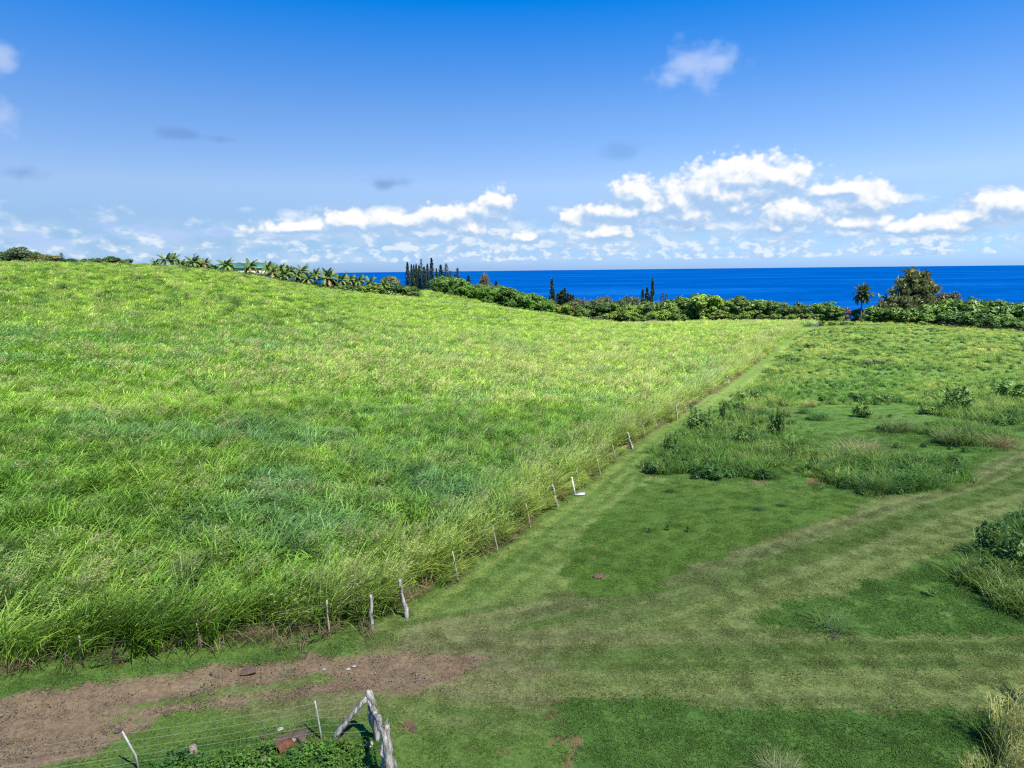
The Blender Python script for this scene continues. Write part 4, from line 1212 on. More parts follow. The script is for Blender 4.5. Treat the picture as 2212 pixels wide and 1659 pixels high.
for i, (px, pt, Y, k, w, lab) in enumerate([
        (1192.5, 600, 470, 3, 1.1, 'tall lone cook pine with bare middle left of the small pine clump'), (1196, 626, 465, 0, 1.2, 'short pine at the foot of the tall lone pine'), (1188, 637, 462, 0, 1.1, 'smallest pine left of the tall lone pine'),
        (1205, 631, 470, 0, 1.3, 'first pine of the small clump over the tree belt'), (1211, 628, 472, 1, 1.4, 'second pine of the small clump over the tree belt'), (1215, 626, 468, 0, 1.3, 'third pine of the small clump over the tree belt'),
        (1220, 621, 470, 0, 1.3, 'tallest pine of the small clump over the tree belt'), (1227, 632, 466, 0, 1.5, 'fifth pine of the small clump over the tree belt'), (1232, 634, 470, 1, 1.4, 'sixth pine of the small clump over the tree belt'), (1238, 636, 467, 0, 1.4, 'last pine on the right of the small clump'),
        (1387, 623, 430, 0, 1.0, 'left pine of the pair beside the tallest belt pine'), (1396, 620, 432, 0, 1.0, 'pointed pine just left of the tallest belt pine'), (1403, 638, 428, 0, 1.3, 'stubby pine between the pointed pine and the tallest one'),
        (1408, 599, 430, 3, .85, 'tallest pine over the middle tree belt with a pinched waist'), (1430, 631, 428, 4, .55, 'dark stout pine right of the tallest belt pine'), (1438, 633, 430, 4, .5, 'rightmost dark stout pine over the middle belt')]):
    p, h = tallness(px, pt, Y)
    tree('cook_pine', lab, 'tree', p, h, w, PINES[k], (.024, .052, .028), i + 30, 'cook pines over the tree belt')
# --- the row of rounded trees on the slope
tx, ty = [941, 973, 1009, 1044, 1079, 1114, 1143, 1169, 1190], [593, 597, 606, 613, 616, 622, 632, 636, 648]
n1_ = 0
for i, px in enumerate([952, 964, 977, 990, 1003, 1016, 1029, 1042, 1055, 1068, 1081, 1095, 1109, 1123, 1137, 1151, 1164, 1176, 1186]):
    Y = 322 + 5 * math.sin(i * 2.1)
    p, h = tallness(px, float(np.interp(px, tx, ty)) + 3.5 + 2 * math.sin(i * 3.7), Y)
    tree('rounded_tree', 'dense rounded green tree in the front of the slope row, %s from the left' % ORD[i], 'tree', p, h, 1.05 + .12 * math.sin(i * 1.9), (ROUND_M[i % 4], TRUNK_M[i % 3]), (.060 + .012 * math.sin(i * 2.7), .140 + .02 * math.sin(i * 2.7), .020), i + 60, 'front trees of the slope row')
for i, px in enumerate([946, 960, 985, 1008, 1033, 1060, 1086, 1112, 1132, 1158, 1180]):
    p, h = tallness(px, float(np.interp(px, tx, ty)) + 1.0 * math.sin(i * 5.1), 333)
    tree('rounded_tree', 'rounded green tree in the rear of the slope row, %s from the left' % ORD[i], 'tree', p, h, 1.0, (ROUND_M[(i + 2) % 4], TRUNK_M[i % 3]), (.050, .118, .020), i + 80, 'rear trees of the slope row')
p, h = tallness(1048, 586, 372)
tree('ironwood', 'reddish-grey wispy ironwood rising over the slope row', 'tree', p, h, .55, CASU[1], (.112, .108, .062), 4)
for i, (px, pt) in enumerate([(1030, 612), (1040, 610), (1058, 612)]):
    p, h = tallness(px, pt, 368)
    tree('ironwood', ['pale scrubby ironwood left under the tall reddish one', 'pale scrubby ironwood beside the tall reddish one', 'pale scrubby ironwood right under the tall reddish one'][i], 'tree', p, h, .8, CASU[i], (.118, .125, .068), 9 + i)
# --- grey ironwood scrub before the sea
for i, px in enumerate([1196, 1246, 1262, 1276, 1290, 1305, 1322, 1338, 1352, 1366, 1378, 1420, 1446]):
    p, h = tallness(px, [650, 643, 641, 643, 645, 640, 643, 641, 639, 641, 640, 645, 648][i], 400 + 8 * math.sin(i * 2))
    tree('ironwood', 'hazy grey ironwood behind the tree belt, %s from the left' % ORD[i], 'tree', p, h, .75 + .2 * math.sin(i * 3), CASU[i % 3], (.098, .122, .075), 50 + i, 'grey ironwoods behind the belt')
# --- the belt of mixed trees beyond the field
BELT = [(1192, 659, 330, 1.2, MIDG), (1204, 655, 338, 1.1, OLIVE), (1218, 657, 330, 1.2, BRIGHT), (1232, 652, 345, 1.1, OLIVE), (1246, 650, 350, 1.1, (.085, .10, .04)), (1255, 662, 325, 1.2, MIDG),
        (1268, 654, 340, 1.2, DARK), (1283, 648, 352, 1.1, OLIVE), (1298, 653, 340, 1.2, DARK), (1312, 646, 350, 1.1, (.075, .085, .03)), (1326, 652, 338, 1.2, MIDG), (1341, 650, 345, 1.2, DARK),
        (1355, 655, 330, 1.2, BRIGHT), (1370, 654, 338, 1.2, MIDG), (1386, 654, 330, 1.3, BRIGHT), (1402, 655, 335, 1.2, MIDG), (1418, 654, 325, 1.2, DARK), (1432, 652, 318, 1.2, MIDG),
        (1445, 645, 296, 1.1, MIDG), (1462, 641, 292, 1.2, BRIGHT), (1478, 645, 285, 1.1, MIDG), (1493, 642, 290, 1.2, (.07, .135, .022)), (1512, 637, 284, 1.2, MIDG), (1529, 640, 278, 1.2, BRIGHT), (1545, 636, 284, 1.1, MIDG),
        (1562, 643, 278, 1.2, MIDG), (1578, 645, 282, 1.2, BRIGHT), (1596, 642, 278, 1.2, MIDG), (1614, 644, 284, 1.2, DARK), (1632, 645, 278, 1.2, MIDG), (1650, 648, 282, 1.2, BRIGHT), (1668, 650, 276, 1.2, MIDG),
        (1686, 649, 280, 1.1, BRIGHT), (1704, 655, 272, 1.2, MIDG), (1722, 653, 278, 1.2, DARK), (1740, 658, 272, 1.2, MIDG), (1758, 655, 276, 1.2, BRIGHT), (1778, 650, 270, 1.1, MIDG), (1796, 660, 266, 1.2, BRIGHT)]
for i, (px, pt, Y, w, c) in enumerate(BELT):
    p, h = tallness(px, pt, Y)
    q = 'left' if px < 1440 else 'right'
    k = i if px < 1440 else i - 18
    tree('belt_tree', 'leafy tree in the %s tree belt beyond the field, %s from the left' % (q, ORD[k]), 'tree', p, h, w, ((ROUND_M + BROAD_M)[(i * 3) % 7], TRUNK_M[i % 3]), c, i, 'trees of the belt beyond the field')
# lower bushes in front of the belt
for i, (px, pt, Y, w, c) in enumerate([(1276, 686, 244, 1.6, DARK), (1292, 682, 248, 1.5, OLIVE), (1310, 676, 250, 1.3, (.075, .13, .025)), (1328, 671, 252, 1.2, BRIGHT), (1346, 668, 250, 1.2, MIDG), (1364, 673, 248, 1.2, BRIGHT),
                                       (1382, 679, 246, 1.3, MIDG), (1398, 678, 248, 1.3, DARK), (1415, 672, 250, 1.3, BRIGHT), (1434, 667, 252, 1.2, BRIGHT), (1452, 673, 250, 1.3, MIDG), (1470, 678, 246, 1.4, MIDG),
                                       (1552, 668, 250, 1.3, (.11, .17, .03)), (1580, 676, 246, 1.4, MIDG), (1612, 672, 248, 1.3, BRIGHT), (1645, 678, 246, 1.4, MIDG), (1675, 676, 246, 1.3, (.10, .17, .03)), (1706, 679, 244, 1.4, BRIGHT),
                                       (1730, 676, 246, 1.3, MIDG), (1754, 675, 244, 1.3, (.10, .16, .03))]):
    p, h = tallness(px, pt, Y)
    tree('bush', 'low leafy bush along the front of the tree belt, %s from the left' % ORD[i], 'bush', p, max(h, 2.2), w, (BROAD_M[i % 3], TRUNK_M[i % 3]), c, i + 7, 'bushes in front of the belt')
# --- right end: date palm, big ironwood, dense clump
p = spot(1858, 234)
palm('date_palm', 'tall date palm with a full round head standing against the sea', p, dz(1860, 636, 234) - p[2], 4.0, 74, FR_D, .012, 77, None, (.060, .085, .030), .26, .22, (1.35, -0.62), .15, 8)
p, h = tallness(1852, 664, 236)
tree('bush', 'dark creeper-covered bush wrapped round the date palm trunk', 'bush', p, h, .95, (ROUND_M[2], TRUNK_M[1]), (.030, .075, .018), 3)
RIGHTS = [('ironwood', 1968, 583, 268, 1.30, CASU[0], (.118, .142, .052), 'large grey-brown ironwood towering above the right tree clump'),
          ('ironwood', 1938, 632, 262, 1.15, CASU[2], (.100, .125, .045), 'low spreading ironwood lobe left of the large ironwood'),
          ('ironwood', 1990, 620, 264, 1.0, CASU[1], (.100, .130, .045), 'brown-green ironwood right of the large ironwood'),
          ('ironwood', 2046, 628, 290, 1.2, CASU[2], (.105, .100, .060), 'grey ironwood behind the leafy clump on the right'),
          ('ironwood', 1904, 645, 285, 1.0, CASU[1], (.125, .130, .095), 'small pale grey ironwood between the date palm and the large ironwood'),
          ('ironwood', 2022, 633, 296, 1.0, CASU[0], (.110, .105, .065), 'thin grey ironwood just right of the large ironwood'),
          ('reddish_tree', 1823, 662, 268, 1.2, (ROUND_M[3], TRUNK_M[0]), (.095, .050, .045), 'dark reddish-leaved tree left of the date palm'),
          ('leafy_tree', 1784, 650, 258, 1.1, (ROUND_M[0], TRUNK_M[0]), (.060, .140, .025), 'rounded green tree beyond the gate'),
          ('leafy_tree', 1806, 663, 254, 1.1, (BROAD_M[0], TRUNK_M[1]), (.080, .150, .025), 'leafy tree right of the rounded tree beyond the gate'),
          ('leafy_tree', 1886, 656, 250, 1.2, (BROAD_M[1], TRUNK_M[1]), (.075, .150, .028), 'leafy tree right of the date palm'),
          ('leafy_tree', 1910, 658, 248, 1.2, (ROUND_M[1], TRUNK_M[2]), (.085, .150, .030), 'yellowish leafy tree below the small pale ironwood'),
          ('leafy_tree', 1937, 664, 244, 1.3, (BROAD_M[2], TRUNK_M[0]), (.070, .145, .026), 'low leafy tree in front of the ironwood lobe'),
          ('leafy_tree', 1964, 667, 242, 1.3, (BROAD_M[0], TRUNK_M[1]), (.065, .140, .025), 'low leafy tree in front of the large ironwood'),
          ('leafy_tree', 1990, 672, 238, 1.3, (BROAD_M[1], TRUNK_M[2]), (.075, .150, .030), 'low bushy tree at the right foot of the large ironwood'),
          ('leafy_tree', 2020, 650, 240, 1.1, (BROAD_M[2], TRUNK_M[0]), (.085, .165, .028), 'bright leafy tree at the left of the right clump'),
          ('leafy_tree', 2045, 645, 246, 1.1, (BROAD_M[0], TRUNK_M[1]), (.095, .170, .026), 'yellow-tipped tree in the left of the right clump'),
          ('leafy_tree', 2074, 648, 238, 1.1, (BROAD_M[1], TRUNK_M[2]), (.060, .130, .028), 'dense green tree in the middle of the right clump'),
          ('leafy_tree', 2103, 636, 240, 1.0, (ROUND_M[2], TRUNK_M[0]), (.045, .105, .028), 'dark tall tree at the top of the right clump'),
          ('leafy_tree', 2135, 639, 232, 1.1, (BROAD_M[2], TRUNK_M[1]), (.085, .155, .024), 'large yellow-green tree in the right clump'),
          ('leafy_tree', 2168, 647, 228, 1.1, (ROUND_M[0], TRUNK_M[2]), (.055, .115, .028), 'dark rounded tree right of the large yellow-green tree'),
          ('leafy_tree', 2200, 658, 222, 1.1, (BROAD_M[0], TRUNK_M[0]), (.070, .140, .028), 'dense tree cut off by the right frame edge'),
          ('leafy_tree', 2235, 668, 218, 1.1, (ROUND_M[1], TRUNK_M[1]), (.060, .130, .028), 'tree beyond the right frame edge'),
          ('leafy_tree', 2060, 668, 228, 1.3, (ROUND_M[3], TRUNK_M[2]), (.055, .120, .028), 'low dark tree at the front of the right clump'),
          ('leafy_tree', 2095, 672, 222, 1.3, (BROAD_M[1], TRUNK_M[0]), (.065, .130, .028), 'low leafy tree at the front middle of the right clump'),
          ('leafy_tree', 2130, 677, 216, 1.3, (ROUND_M[0], TRUNK_M[1]), (.055, .120, .028), 'low tree at the front right of the right clump'),
          ('leafy_tree', 2165, 680, 210, 1.3, (BROAD_M[2], TRUNK_M[2]), (.065, .135, .028), 'low leafy tree beside the grass near the right frame edge'),
          ('leafy_tree', 2203, 688, 204, 1.3, (ROUND_M[2], TRUNK_M[0]), (.055, .120, .026), 'lowest tree of the clump at the right frame edge')]
for i, (nm, px, pt, Y, w, pair, c, lab) in enumerate(RIGHTS):
    p, h = tallness(px, pt, Y)
    tree(nm, lab, 'tree', p, h, w, pair, c, i + 11, 'trees of the right clump' if px > 2000 else None)

# ------------------------------------------------------------------ pasture growth on the right and the grass past the cross fence
M_PG = M_GRASS
weed = []
for s in (1, 2, 3):
    r = np.random.default_rng(s + 300)
    mb = blades(18, .35, (.3, .6), .03, .5, (.6, 1.6), 4, s + 310, .3, (0, .1), .1)
    k = 150
    d = unit(r, k)
    d[:, 2] = np.abs(d[:, 2])
    C = d * np.array([.42, .42, .55]) * r.uniform(.5, 1.0, (k, 1))
    v = r.uniform(.6, 1.2, k)
    cards(mb, C, d, .085, np.stack([v * .75, v * .85, v * .8], 1), r, 1.7)
    weed.append(mb)
tuss = [blades(70, .38, (.45, .95), .026, .45, (.6, 1.6), 4, s, .35, (0, .06), .16) for s in (321, 322, 323)]
tall_thin = [both(blades(60, .30, (.6, 1.0), .011, .25, (.4, 1.1), 5, 341, .5, (0, .05), .25), plumes(26, .28, (.7, 1.1), 341, .009, nb=8))]
tplume = [both(blades(40, .35, (.4, .8), .024, .4, (.6, 1.5), 4, 331, .4, (0, .05), .15), plumes(16, .35, (.6, 1.0), 331, .014, nb=8))]
P_PAST = [proto(b, 'pasture_plant') for b in tuss + weed + tplume + tall_thin]
def in_any(polys, px, py):
    k = np.zeros(px.shape, bool)
    for q in polys: k |= inpoly(px, py, q)
    return k
pts = band_points([(14, 32, 5.0), (32, 60, 3.6), (60, 100, 2.0), (100, 150, 1.2), (150, 240, .8)], lambda x, y: ~inpoly(x, y, FIELD))
x, y = pts[:, 0], pts[:, 1]
jx, jy = (fbm(x / 1.5, y / 1.5, 81) - .5) * 2.5, (fbm(x / 1.5, y / 1.5, 82) - .5) * 2.5
px, py = project(pts + np.c_[jx, jy, jx * 0])
thick = in_any(THICKETS, px, py)
ca, cb = inpoly(px, py, CORNER_A), inpoly(px, py, CORNER_B)
pas = inpoly(px, py, PASTURE)
swa = inpoly(px, py, SWATH)
bey = inpoly(x, y, BEYOND)
nz = fbm(x / 2.6, y / 2.6, 83)
prob = np.where(thick | ca | cb, .96, np.where(pas & (py < 875), .35 + .65 * sstep(.35, .5, nz), np.where(pas & ~swa, .75 * sstep(.50, .62, nz), np.where(pas, .25 * sstep(.6, .7, nz), 0))))
prob = np.where(bey, .95, prob)
k = RNG.uniform(size=len(pts)) < prob
pts, px, py, thick, ca, cb, bey, nz = (q[k] for q in (pts, px, py, thick, ca, cb, bey, nz))
x, y = pts[:, 0], pts[:, 1]
nP = len(pts)
dk = fbm(x / 4, y / 4, 84)
iw = (RNG.uniform(size=nP) < np.where(dk > .52, .55, .12)) & ~bey & ~cb
idx = np.where(cb, 7, np.where(iw, RNG.integers(3, 6, nP), np.where(RNG.uniform(size=nP) < np.where(thick | ca, .07, .22), 6, RNG.integers(0, 3, nP))))
gcol = np.array([.115, .235, .036]) + (np.array([.300, .380, .080]) - np.array([.115, .235, .036])) * (np.clip(.15 + sstep(60, 150, y) * .5 + (fbm(x / 7, y / 7, 85) - .5) * 2.2, 0, 1))[:, None]
gcol = np.where(bey[:, None], np.array([.235, .340, .035]), gcol)
gcol = np.where(cb[:, None], np.array([.290, .330, .085]), gcol)
gcol = np.where(iw[:, None], np.array([.075, .160, .032]), gcol) * RNG.uniform(.75, 1.25, (nP, 1))
gcol = np.where((ca & ~iw)[:, None], gcol * .4 + np.array([.055, .135, .022]) * .6, gcol)
gcol = np.where((thick & ~iw)[:, None], gcol * .6 + np.array([.110, .215, .034]) * .4, gcol)
s_ = np.where(thick | ca, RNG.uniform(.9, 1.75, nP), np.where(cb, RNG.uniform(1.1, 1.5, nP), RNG.uniform(.55, 1.0, nP) * np.where(y > 110, 1.15, 1)))
rot = np.stack([RNG.normal(0, .1, nP), RNG.normal(.05, .1, nP), WIND + RNG.normal(0, .9, nP)], -1)
scatter('pasture_growth', pts, idx, rot, np.stack([s_ * np.where(y > 110, 1.3, 1), s_ * np.where(y > 110, 1.3, 1), s_ * .9], -1), gcol, P_PAST, 'rank pasture grass and weeds right of the mown lane', 'pasture growth')
nPast = nP

# individual bushes and tussocks that stand out of the pasture
def bush_mesh(seed, k, lr, size, spikes=0):
    r = np.random.default_rng(seed)
    mb = crown(seed, 16, k, .40, .36, .30, lr, size, yellow=.10)
    g = blades(60, .5, (.4, .8), .028, .5, (.5, 1.5), 4, seed + 7, .25, (0, .15), .2, (1.3, 1.3, 1.1), (1.7, 1.6, 1.4))
    mb.add(np.concatenate(g.V), g.Fc, np.concatenate(g.C))
    for i in range(spikes):
        a, q = r.uniform(0, 6.28), r.uniform(0, .35)
        b = np.array([q * math.cos(a), q * math.sin(a), .3])
        e = b + np.array([r.normal(0, .08), r.normal(0, .08), r.uniform(.45, .8)])
        mb.tube([b, e], [.012, .006], 3, seed=i, col=(.9, .85, .7))
        kk = 40
        C = b + (e - b) * r.uniform(.1, 1.05, (kk, 1)) + r.normal(0, .025, (kk, 3))
        v = r.uniform(.6, 1.2, kk)
        cards(mb, C, unit(r, kk), .045, np.stack([v, v, v], 1), r, 2.6)
    return mb.mesh('foliage', M_LEAF)
BUSH_M = [bush_mesh(401, 90, .20, .050), bush_mesh(402, 90, .20, .050, 5), bush_mesh(403, 60, .16, .045, 14)]
STEM_M = limbs(404, .12, .6, .35, 7, .016).mesh('stems', M_BARK)
TUSS_M = [blades(360, .42, (.6, 1.15), .013, .5, (.7, 1.6), 5, s, .25, (0, .05), t).mesh('blades', M_LEAF) for s, t in ((411, .10), (412, .45))]
def shrub(px, py, w_px, label, kind, tint, hr=1.0, name='pasture_bush', cat='bush', group='bushes standing in the pasture'):
    p = ground(px, py)
    dist = np.linalg.norm(p - CAM)
    w = w_px / F * dist * .9
    t = thing(name, label, cat, p, px * .37 % 6.28, (w, w, w * hr), group)
    if kind < 3:
        obj('foliage', BUSH_M[kind], t).color = (*tint, 1)
        obj('stems', STEM_M, t)
    else: obj('blades', TUSS_M[kind - 3], t).color = (*tint, 1)
    return t
DK, GR, TN = (.088, .165, .035), (.075, .165, .030), (.175, .190, .075)
for (px, py, w, lab, kind, tint, hr) in [
        (1412, 1022, 50, 'dark green bush at the left tip of the pasture thicket', 0, DK, .9), (1448, 985, 38, 'spiky dark weed on the left edge of the thicket', 2, DK, 1.3),
        (1512, 935, 62, 'broad dark bush with upright spikes at the top of the thicket', 1, DK, 1.0), (1562, 915, 26, 'slim upright weed beside the lane above the thicket', 2, DK, 1.7),
        (1676, 950, 42, 'tall dark upright bush at the right of the thicket', 2, DK, 1.6), (1601, 965, 44, 'dark weedy bush in the middle of the thicket', 1, DK, 1.1),
        (1540, 1034, 52, 'dense low green bush on the front edge of the thicket', 0, (.05, .13, .025), .8), (1668, 1034, 42, 'round grass tussock alone right of the thicket', 3, (.07, .165, .03), .7),
        (1790, 1026, 46, 'dark tussock at the left of the lower grass clump', 3, (.06, .14, .03), .9), (1893, 1062, 76, 'large drooping tussock at the front of the lower grass clump', 3, (.075, .165, .03), .7),
        (1992, 1052, 70, 'leafy tussock near the right of the lower grass clump', 3, (.085, .18, .034), .7), (2062, 1022, 40, 'low tussock at the right tip of the lower grass clump', 3, (.075, .165, .03), .6),
        (1850, 985, 80, 'pale straw-coloured tussock above the lower grass clump', 4, TN, .6), (1933, 932, 66, 'wide mixed green and straw tussock alone in the open pasture', 4, (.12, .19, .05), .65),
        (2036, 956, 34, 'small dark bush in the straw patch on the right', 0, DK, .8), (2078, 958, 70, 'straw tussock with dark centre on the right', 4, (.15, .185, .06), .55),
        (2156, 965, 56, 'reddish straw tussock near the right edge', 4, (.20, .18, .075), .5), (1620, 868, 52, 'large dark bush beside the mown lane', 0, DK, .9),
        (1600, 888, 44, 'dark bush below the large lane bush', 0, DK, .8), (1628, 893, 40, 'straw tussock right of the lane bushes', 4, (.17, .20, .06), .7),
        (1709, 916, 24, 'small rounded straw-green tussock in the open', 4, (.10, .17, .04), 1.0), (1770, 908, 42, 'dark-centred tussock right of the small round one', 3, (.07, .15, .03), .8),
        (1862, 900, 44, 'dark green bush with brown side in the open pasture', 0, DK, .9), (1740, 893, 30, 'compact dark tussock below the pasture edge', 3, (.06, .145, .03), .8),
        (1655, 903, 46, 'dark spreading tussock near the lane', 3, (.06, .14, .03), .7), (1690, 900, 46, 'brownish tussock right of the spreading one', 4, (.13, .16, .05), .7),
        (1908, 868, 30, 'small dark bush on the pasture edge', 0, DK, .9), (2061, 890, 60, 'dense dark bush in the right pasture', 1, DK, .9),
        (2184, 866, 70, 'large bright-edged bush near the right frame edge', 0, (.065, .15, .025), .8), (2074, 864, 56, 'dark bush above the dense right bush', 0, DK, .7),
        (2004, 894, 44, 'low dark bush left of the dense right bush', 0, DK, .6), (1776, 866, 20, 'tiny round green bush on the clear strip edge', 0, (.05, .14, .02), .9),
        (1745, 880, 22, 'pale yellow tussock on the clear strip edge', 4, (.24, .25, .07), 1.0), (1852, 866, 50, 'green bush above the clear strip', 0, (.05, .13, .025), .6),
        (1773, 704, 20, 'dark round bush right of the farm gate', 0, (.045, .115, .022), .9), (1797, 703, 16, 'dark hedge bush second right of the farm gate', 0, (.04, .10, .02), .8),
        (1822, 702, 20, 'dark hedge bush third right of the farm gate', 0, (.045, .105, .022), .6), (1838, 702, 14, 'last hedge bush right of the farm gate', 0, (.045, .105, .022), .6),
        (1798, 717, 8, 'single bright lime bush in the far pasture', 0, (.12, .24, .02), .8), (1750, 752, 30, 'dark bush in the far pasture beside the lane', 0, DK, .6),
        (1712, 782, 34, 'dark scrubby bush at the lane bend', 0, DK, .6), (1690, 775, 20, 'dark scrub left of the lane-bend bush', 0, DK, .7), (1890, 790, 40, 'greyish dark scrub in the far pasture', 0, (.07, .09, .045), .5),
        (2140, 1205, 70, 'dark spiky weed on top of the large clump at the right edge', 2, DK, .9), (2195, 1225, 90, 'dense dark bush in the large clump at the right edge', 1, DK, .8),
        (1800, 1357, 80, 'sprawling pale tussock at the tip of the unmown wedge', 3, (.11, .19, .045), .40), (2010, 1285, 26, 'small dark weed in the unmown wedge', 0, DK, .7),
        (1680, 1672, 70, 'pale seed-headed tussock at the bottom edge of the lawn', 4, (.15, .20, .065), .6), (2128, 1592, 34, 'dark green weed in front of the tall straw grass', 1, (.07, .16, .03), 1.2),
        (1442, 1145, 14, 'little dark weed in the smooth turf patch', 2, DK, 1.0), (1402, 1150, 10, 'smallest dark weed on the left of the smooth patch', 2, DK, 1.0), (1486, 1148, 12, 'little weed right of the two dark ones', 2, DK, 1.1),
        (1638, 1100, 26, 'low tuft in the upper smooth turf patch', 3, (.06, .14, .03), .4), (1690, 1092, 20, 'low tuft right in the smooth turf patch', 3, (.06, .14, .03), .5), (1450, 1062, 24, 'low tuft near the thicket edge', 3, (.06, .14, .03), .5)]:
    shrub(px, py, w, lab, kind, tint, hr, 'grass_tussock' if kind > 2 else 'pasture_bush', 'grass tussock' if kind > 2 else 'bush', 'tussocks standing in the pasture' if kind > 2 else 'bushes standing in the pasture')
# shrubs in and under the field fence
for (px, py, w, lab, tint, hr, sh) in [(330, 1368, 118, 'rounded small-leaved green shrub growing through the road fence', (.045, .125, .018), .62, 1.0), (268, 1418, 60, 'low leafy creeper at the foot of the road fence', (.055, .150, .020), .6, 1),
                                       (425, 1330, 60, 'second small-leaved shrub right of the fence shrub', (.045, .115, .018), .6, 1), (668, 1385, 46, 'broad-leaved weed at the fence foot left of the corner', (.06, .15, .02), .6, 1),
                                       (215, 1432, 40, 'small creeper patch at the fence foot', (.06, .15, .022), .5, 1), (190, 975, 60, 'brown-green shrub standing in the tall field grass', (.075, .115, .030), 1.0, 1)]:
    shrub(px, py, w, lab, 0, tint, hr, 'fence_shrub' if py > 1000 else 'field_shrub', 'shrub', 'shrubs along the field fence' if py > 1000 else None)
# broad-leaved weeds beside the near fence
def broad_weed(seed, n):
    r = np.random.default_rng(seed)
    mb = MB()
    sub = [np.array([*(r.uniform(-.38, .38, 2)), 0]) for _ in range(9)]
    hs_ = [r.uniform(.25, .6) for _ in range(9)]
    for i in range(n):
        q = r.integers(9)
        d = unit(r, 1)[0]
        d[2] = abs(d[2])
        c = sub[q] + d * np.array([.20, .20, hs_[q]]) * r.uniform(.4, 1.0)
        nr = d * .6 + unit(r, 1)[0] * .6 + np.array([0, 0, .8])
        nr /= np.linalg.norm(nr)
        t = np.cross(nr, unit(r, 1)[0])
        t /= np.linalg.norm(t)
        b = np.cross(nr, t)
        s = r.uniform(.018, .040)
        v = r.uniform(.55, 1.35)
        mb.add([c - t * s, c - t * s * .2 + b * s * .7, c + t * s, c - t * s * .2 - b * s * .7, c + nr * s * .15], [(0, 1, 4), (1, 2, 4), (2, 3, 4), (3, 0, 4)], np.array([1, 1, 1]) * v)
        if i % 12 == 0: mb.tube([tuple(sub[q]), tuple(c)], [.006, .004], 3, seed=i, col=(.9, .8, .7))
    g = blades(50, .5, (.2, .45), .014, .6, (.4, 1.2), 3, seed + 9, .2, (0, .02), .2)
    mb.add(np.concatenate(g.V), g.Fc, np.concatenate(g.C))
    return mb.mesh('leaves', M_LEAF)
BW = [broad_weed(s, 620) for s in (1, 2, 3)]
for i, (px, py, w, hr, lab) in enumerate([(395, 1668, 110, .5, 'bright leafy weed at the bottom edge right of the bent stake'), (470, 1660, 80, .6, 'bright leafy weed below the tan boulder'), (545, 1655, 110, .6, 'leafy weed between the tan boulder and the rusty pipe'),
                                          (625, 1662, 90, .5, 'leafy weed below the rusty pipe'), (690, 1650, 110, .5, 'spreading weed under the near wire fence'), (745, 1628, 90, .5, 'spreading weed below the timber brace'), (790, 1650, 60, .6, 'leafy weed left of the fallen white rock'),
                                          (800, 1672, 40, .8, 'small star-leaved weed at the foot of the near posts'), (716, 1612, 50, .6, 'small weed at the foot of the brace timber'), (330, 1672, 60, .4, 'low weed near the foot of the bent stake')]):
    p = ground(px, py)
    ww = w / F * np.linalg.norm(p - CAM)
    t = thing('leafy_weed', lab, 'weed', p, i * 1.1, (ww, ww, ww * hr * 1.3), 'leafy weeds below the near fence')
    obj('leaves', BW[i % 3], t).color = (.075 + .01 * (i % 3), .185, .024, 1)

# ------------------------------------------------------------------ fences
def post_part(parent, base, top, r, mat, seed, label=None, name='post', k=8, rough=.16, wob=.05, n=7):
    base, top = np.asarray(base, float), np.asarray(top, float)
    rr = np.random.default_rng(seed)
    pts = [base + (top - base) * i / n + (rr.normal(0, wob, 3) * np.array([1, 1, .2]) if 0 < i < n else 0) for i in range(n + 1)]
    pts[0] = pts[0] - np.array([0, 0, .25])
    rad = [r * (1.12 - .25 * i / n) * rr.uniform(.88, 1.12) for i in range(n + 1)]
    o = MB().tube(pts, rad, k, rough, seed=seed).build(name, mat, parent)
    if label: o['label'] = label
    return o
def wires(parent, tops, zs, sag=.03, r=.006, name='wire'):
    """one mesh per wire, strung past the posts"""
    for zf in zs:
        pts = []
        for (b, t), (b2, t2) in zip(tops[:-1], tops[1:]):
            p0, p1 = b + (t - b) * zf, b2 + (t2 - b2) * zf
            for u in (0, .33, .66): pts.append(p0 + (p1 - p0) * u - np.array([0, 0, sag * math.sin(math.pi * u)]))
        pts.append(tops[-1][0] + (tops[-1][1] - tops[-1][0]) * zf)
        MB().tube(pts, r, 4).build(name, M_WIRE, parent)
def lean_top(px, py, px1, py1, b):
    """top of a post whose foot is b: on the bearing of (px1, py1), at the distance of the foot"""
    return at(px1, py1, b[1])
# lane fence: foot, top, kind
LANE_POSTS = [(866, 1352, 864, 1250, 'w'), (979, 1254, 977, 1191, 's'), (1065, 1191, 1064, 1134, 's'), (1136, 1138, 1136, 1089, 's'), (1196, 1093, 1192, 1047, 'w'), (1245, 1058, 1245, 1014, 's'), (1289, 1026, 1290, 991, 's'),
              (1323, 996, 1323, 961, 's'), (1358, 969, 1355, 934, 'w'), (1387, 946, 1388, 917, 's'), (1415, 926, 1414, 907, 's'), (1457, 908, 1460, 874, 'w'), (1477, 892, 1478, 872, 's'), (1525, 856, 1524, 840, 's'), (1571, 832, 1570, 812, 'w'),
              (1600, 812, 1600, 798, 's'), (1638, 783, 1637, 770, 'w'), (1672, 757, 1672, 745, 's'), (1710, 722, 1710, 713, 'w')]
LANE_POSTS[0] = (865, 1330, 864, 1250, 'w')
p0 = ground(865, 1330)
lane = thing('lane_fence', 'wire fence of weathered posts along the mown lane, half lost in tall grass', 'fence', p0, group=None)
inv = lambda v: np.asarray(v, float) - p0
tl = []
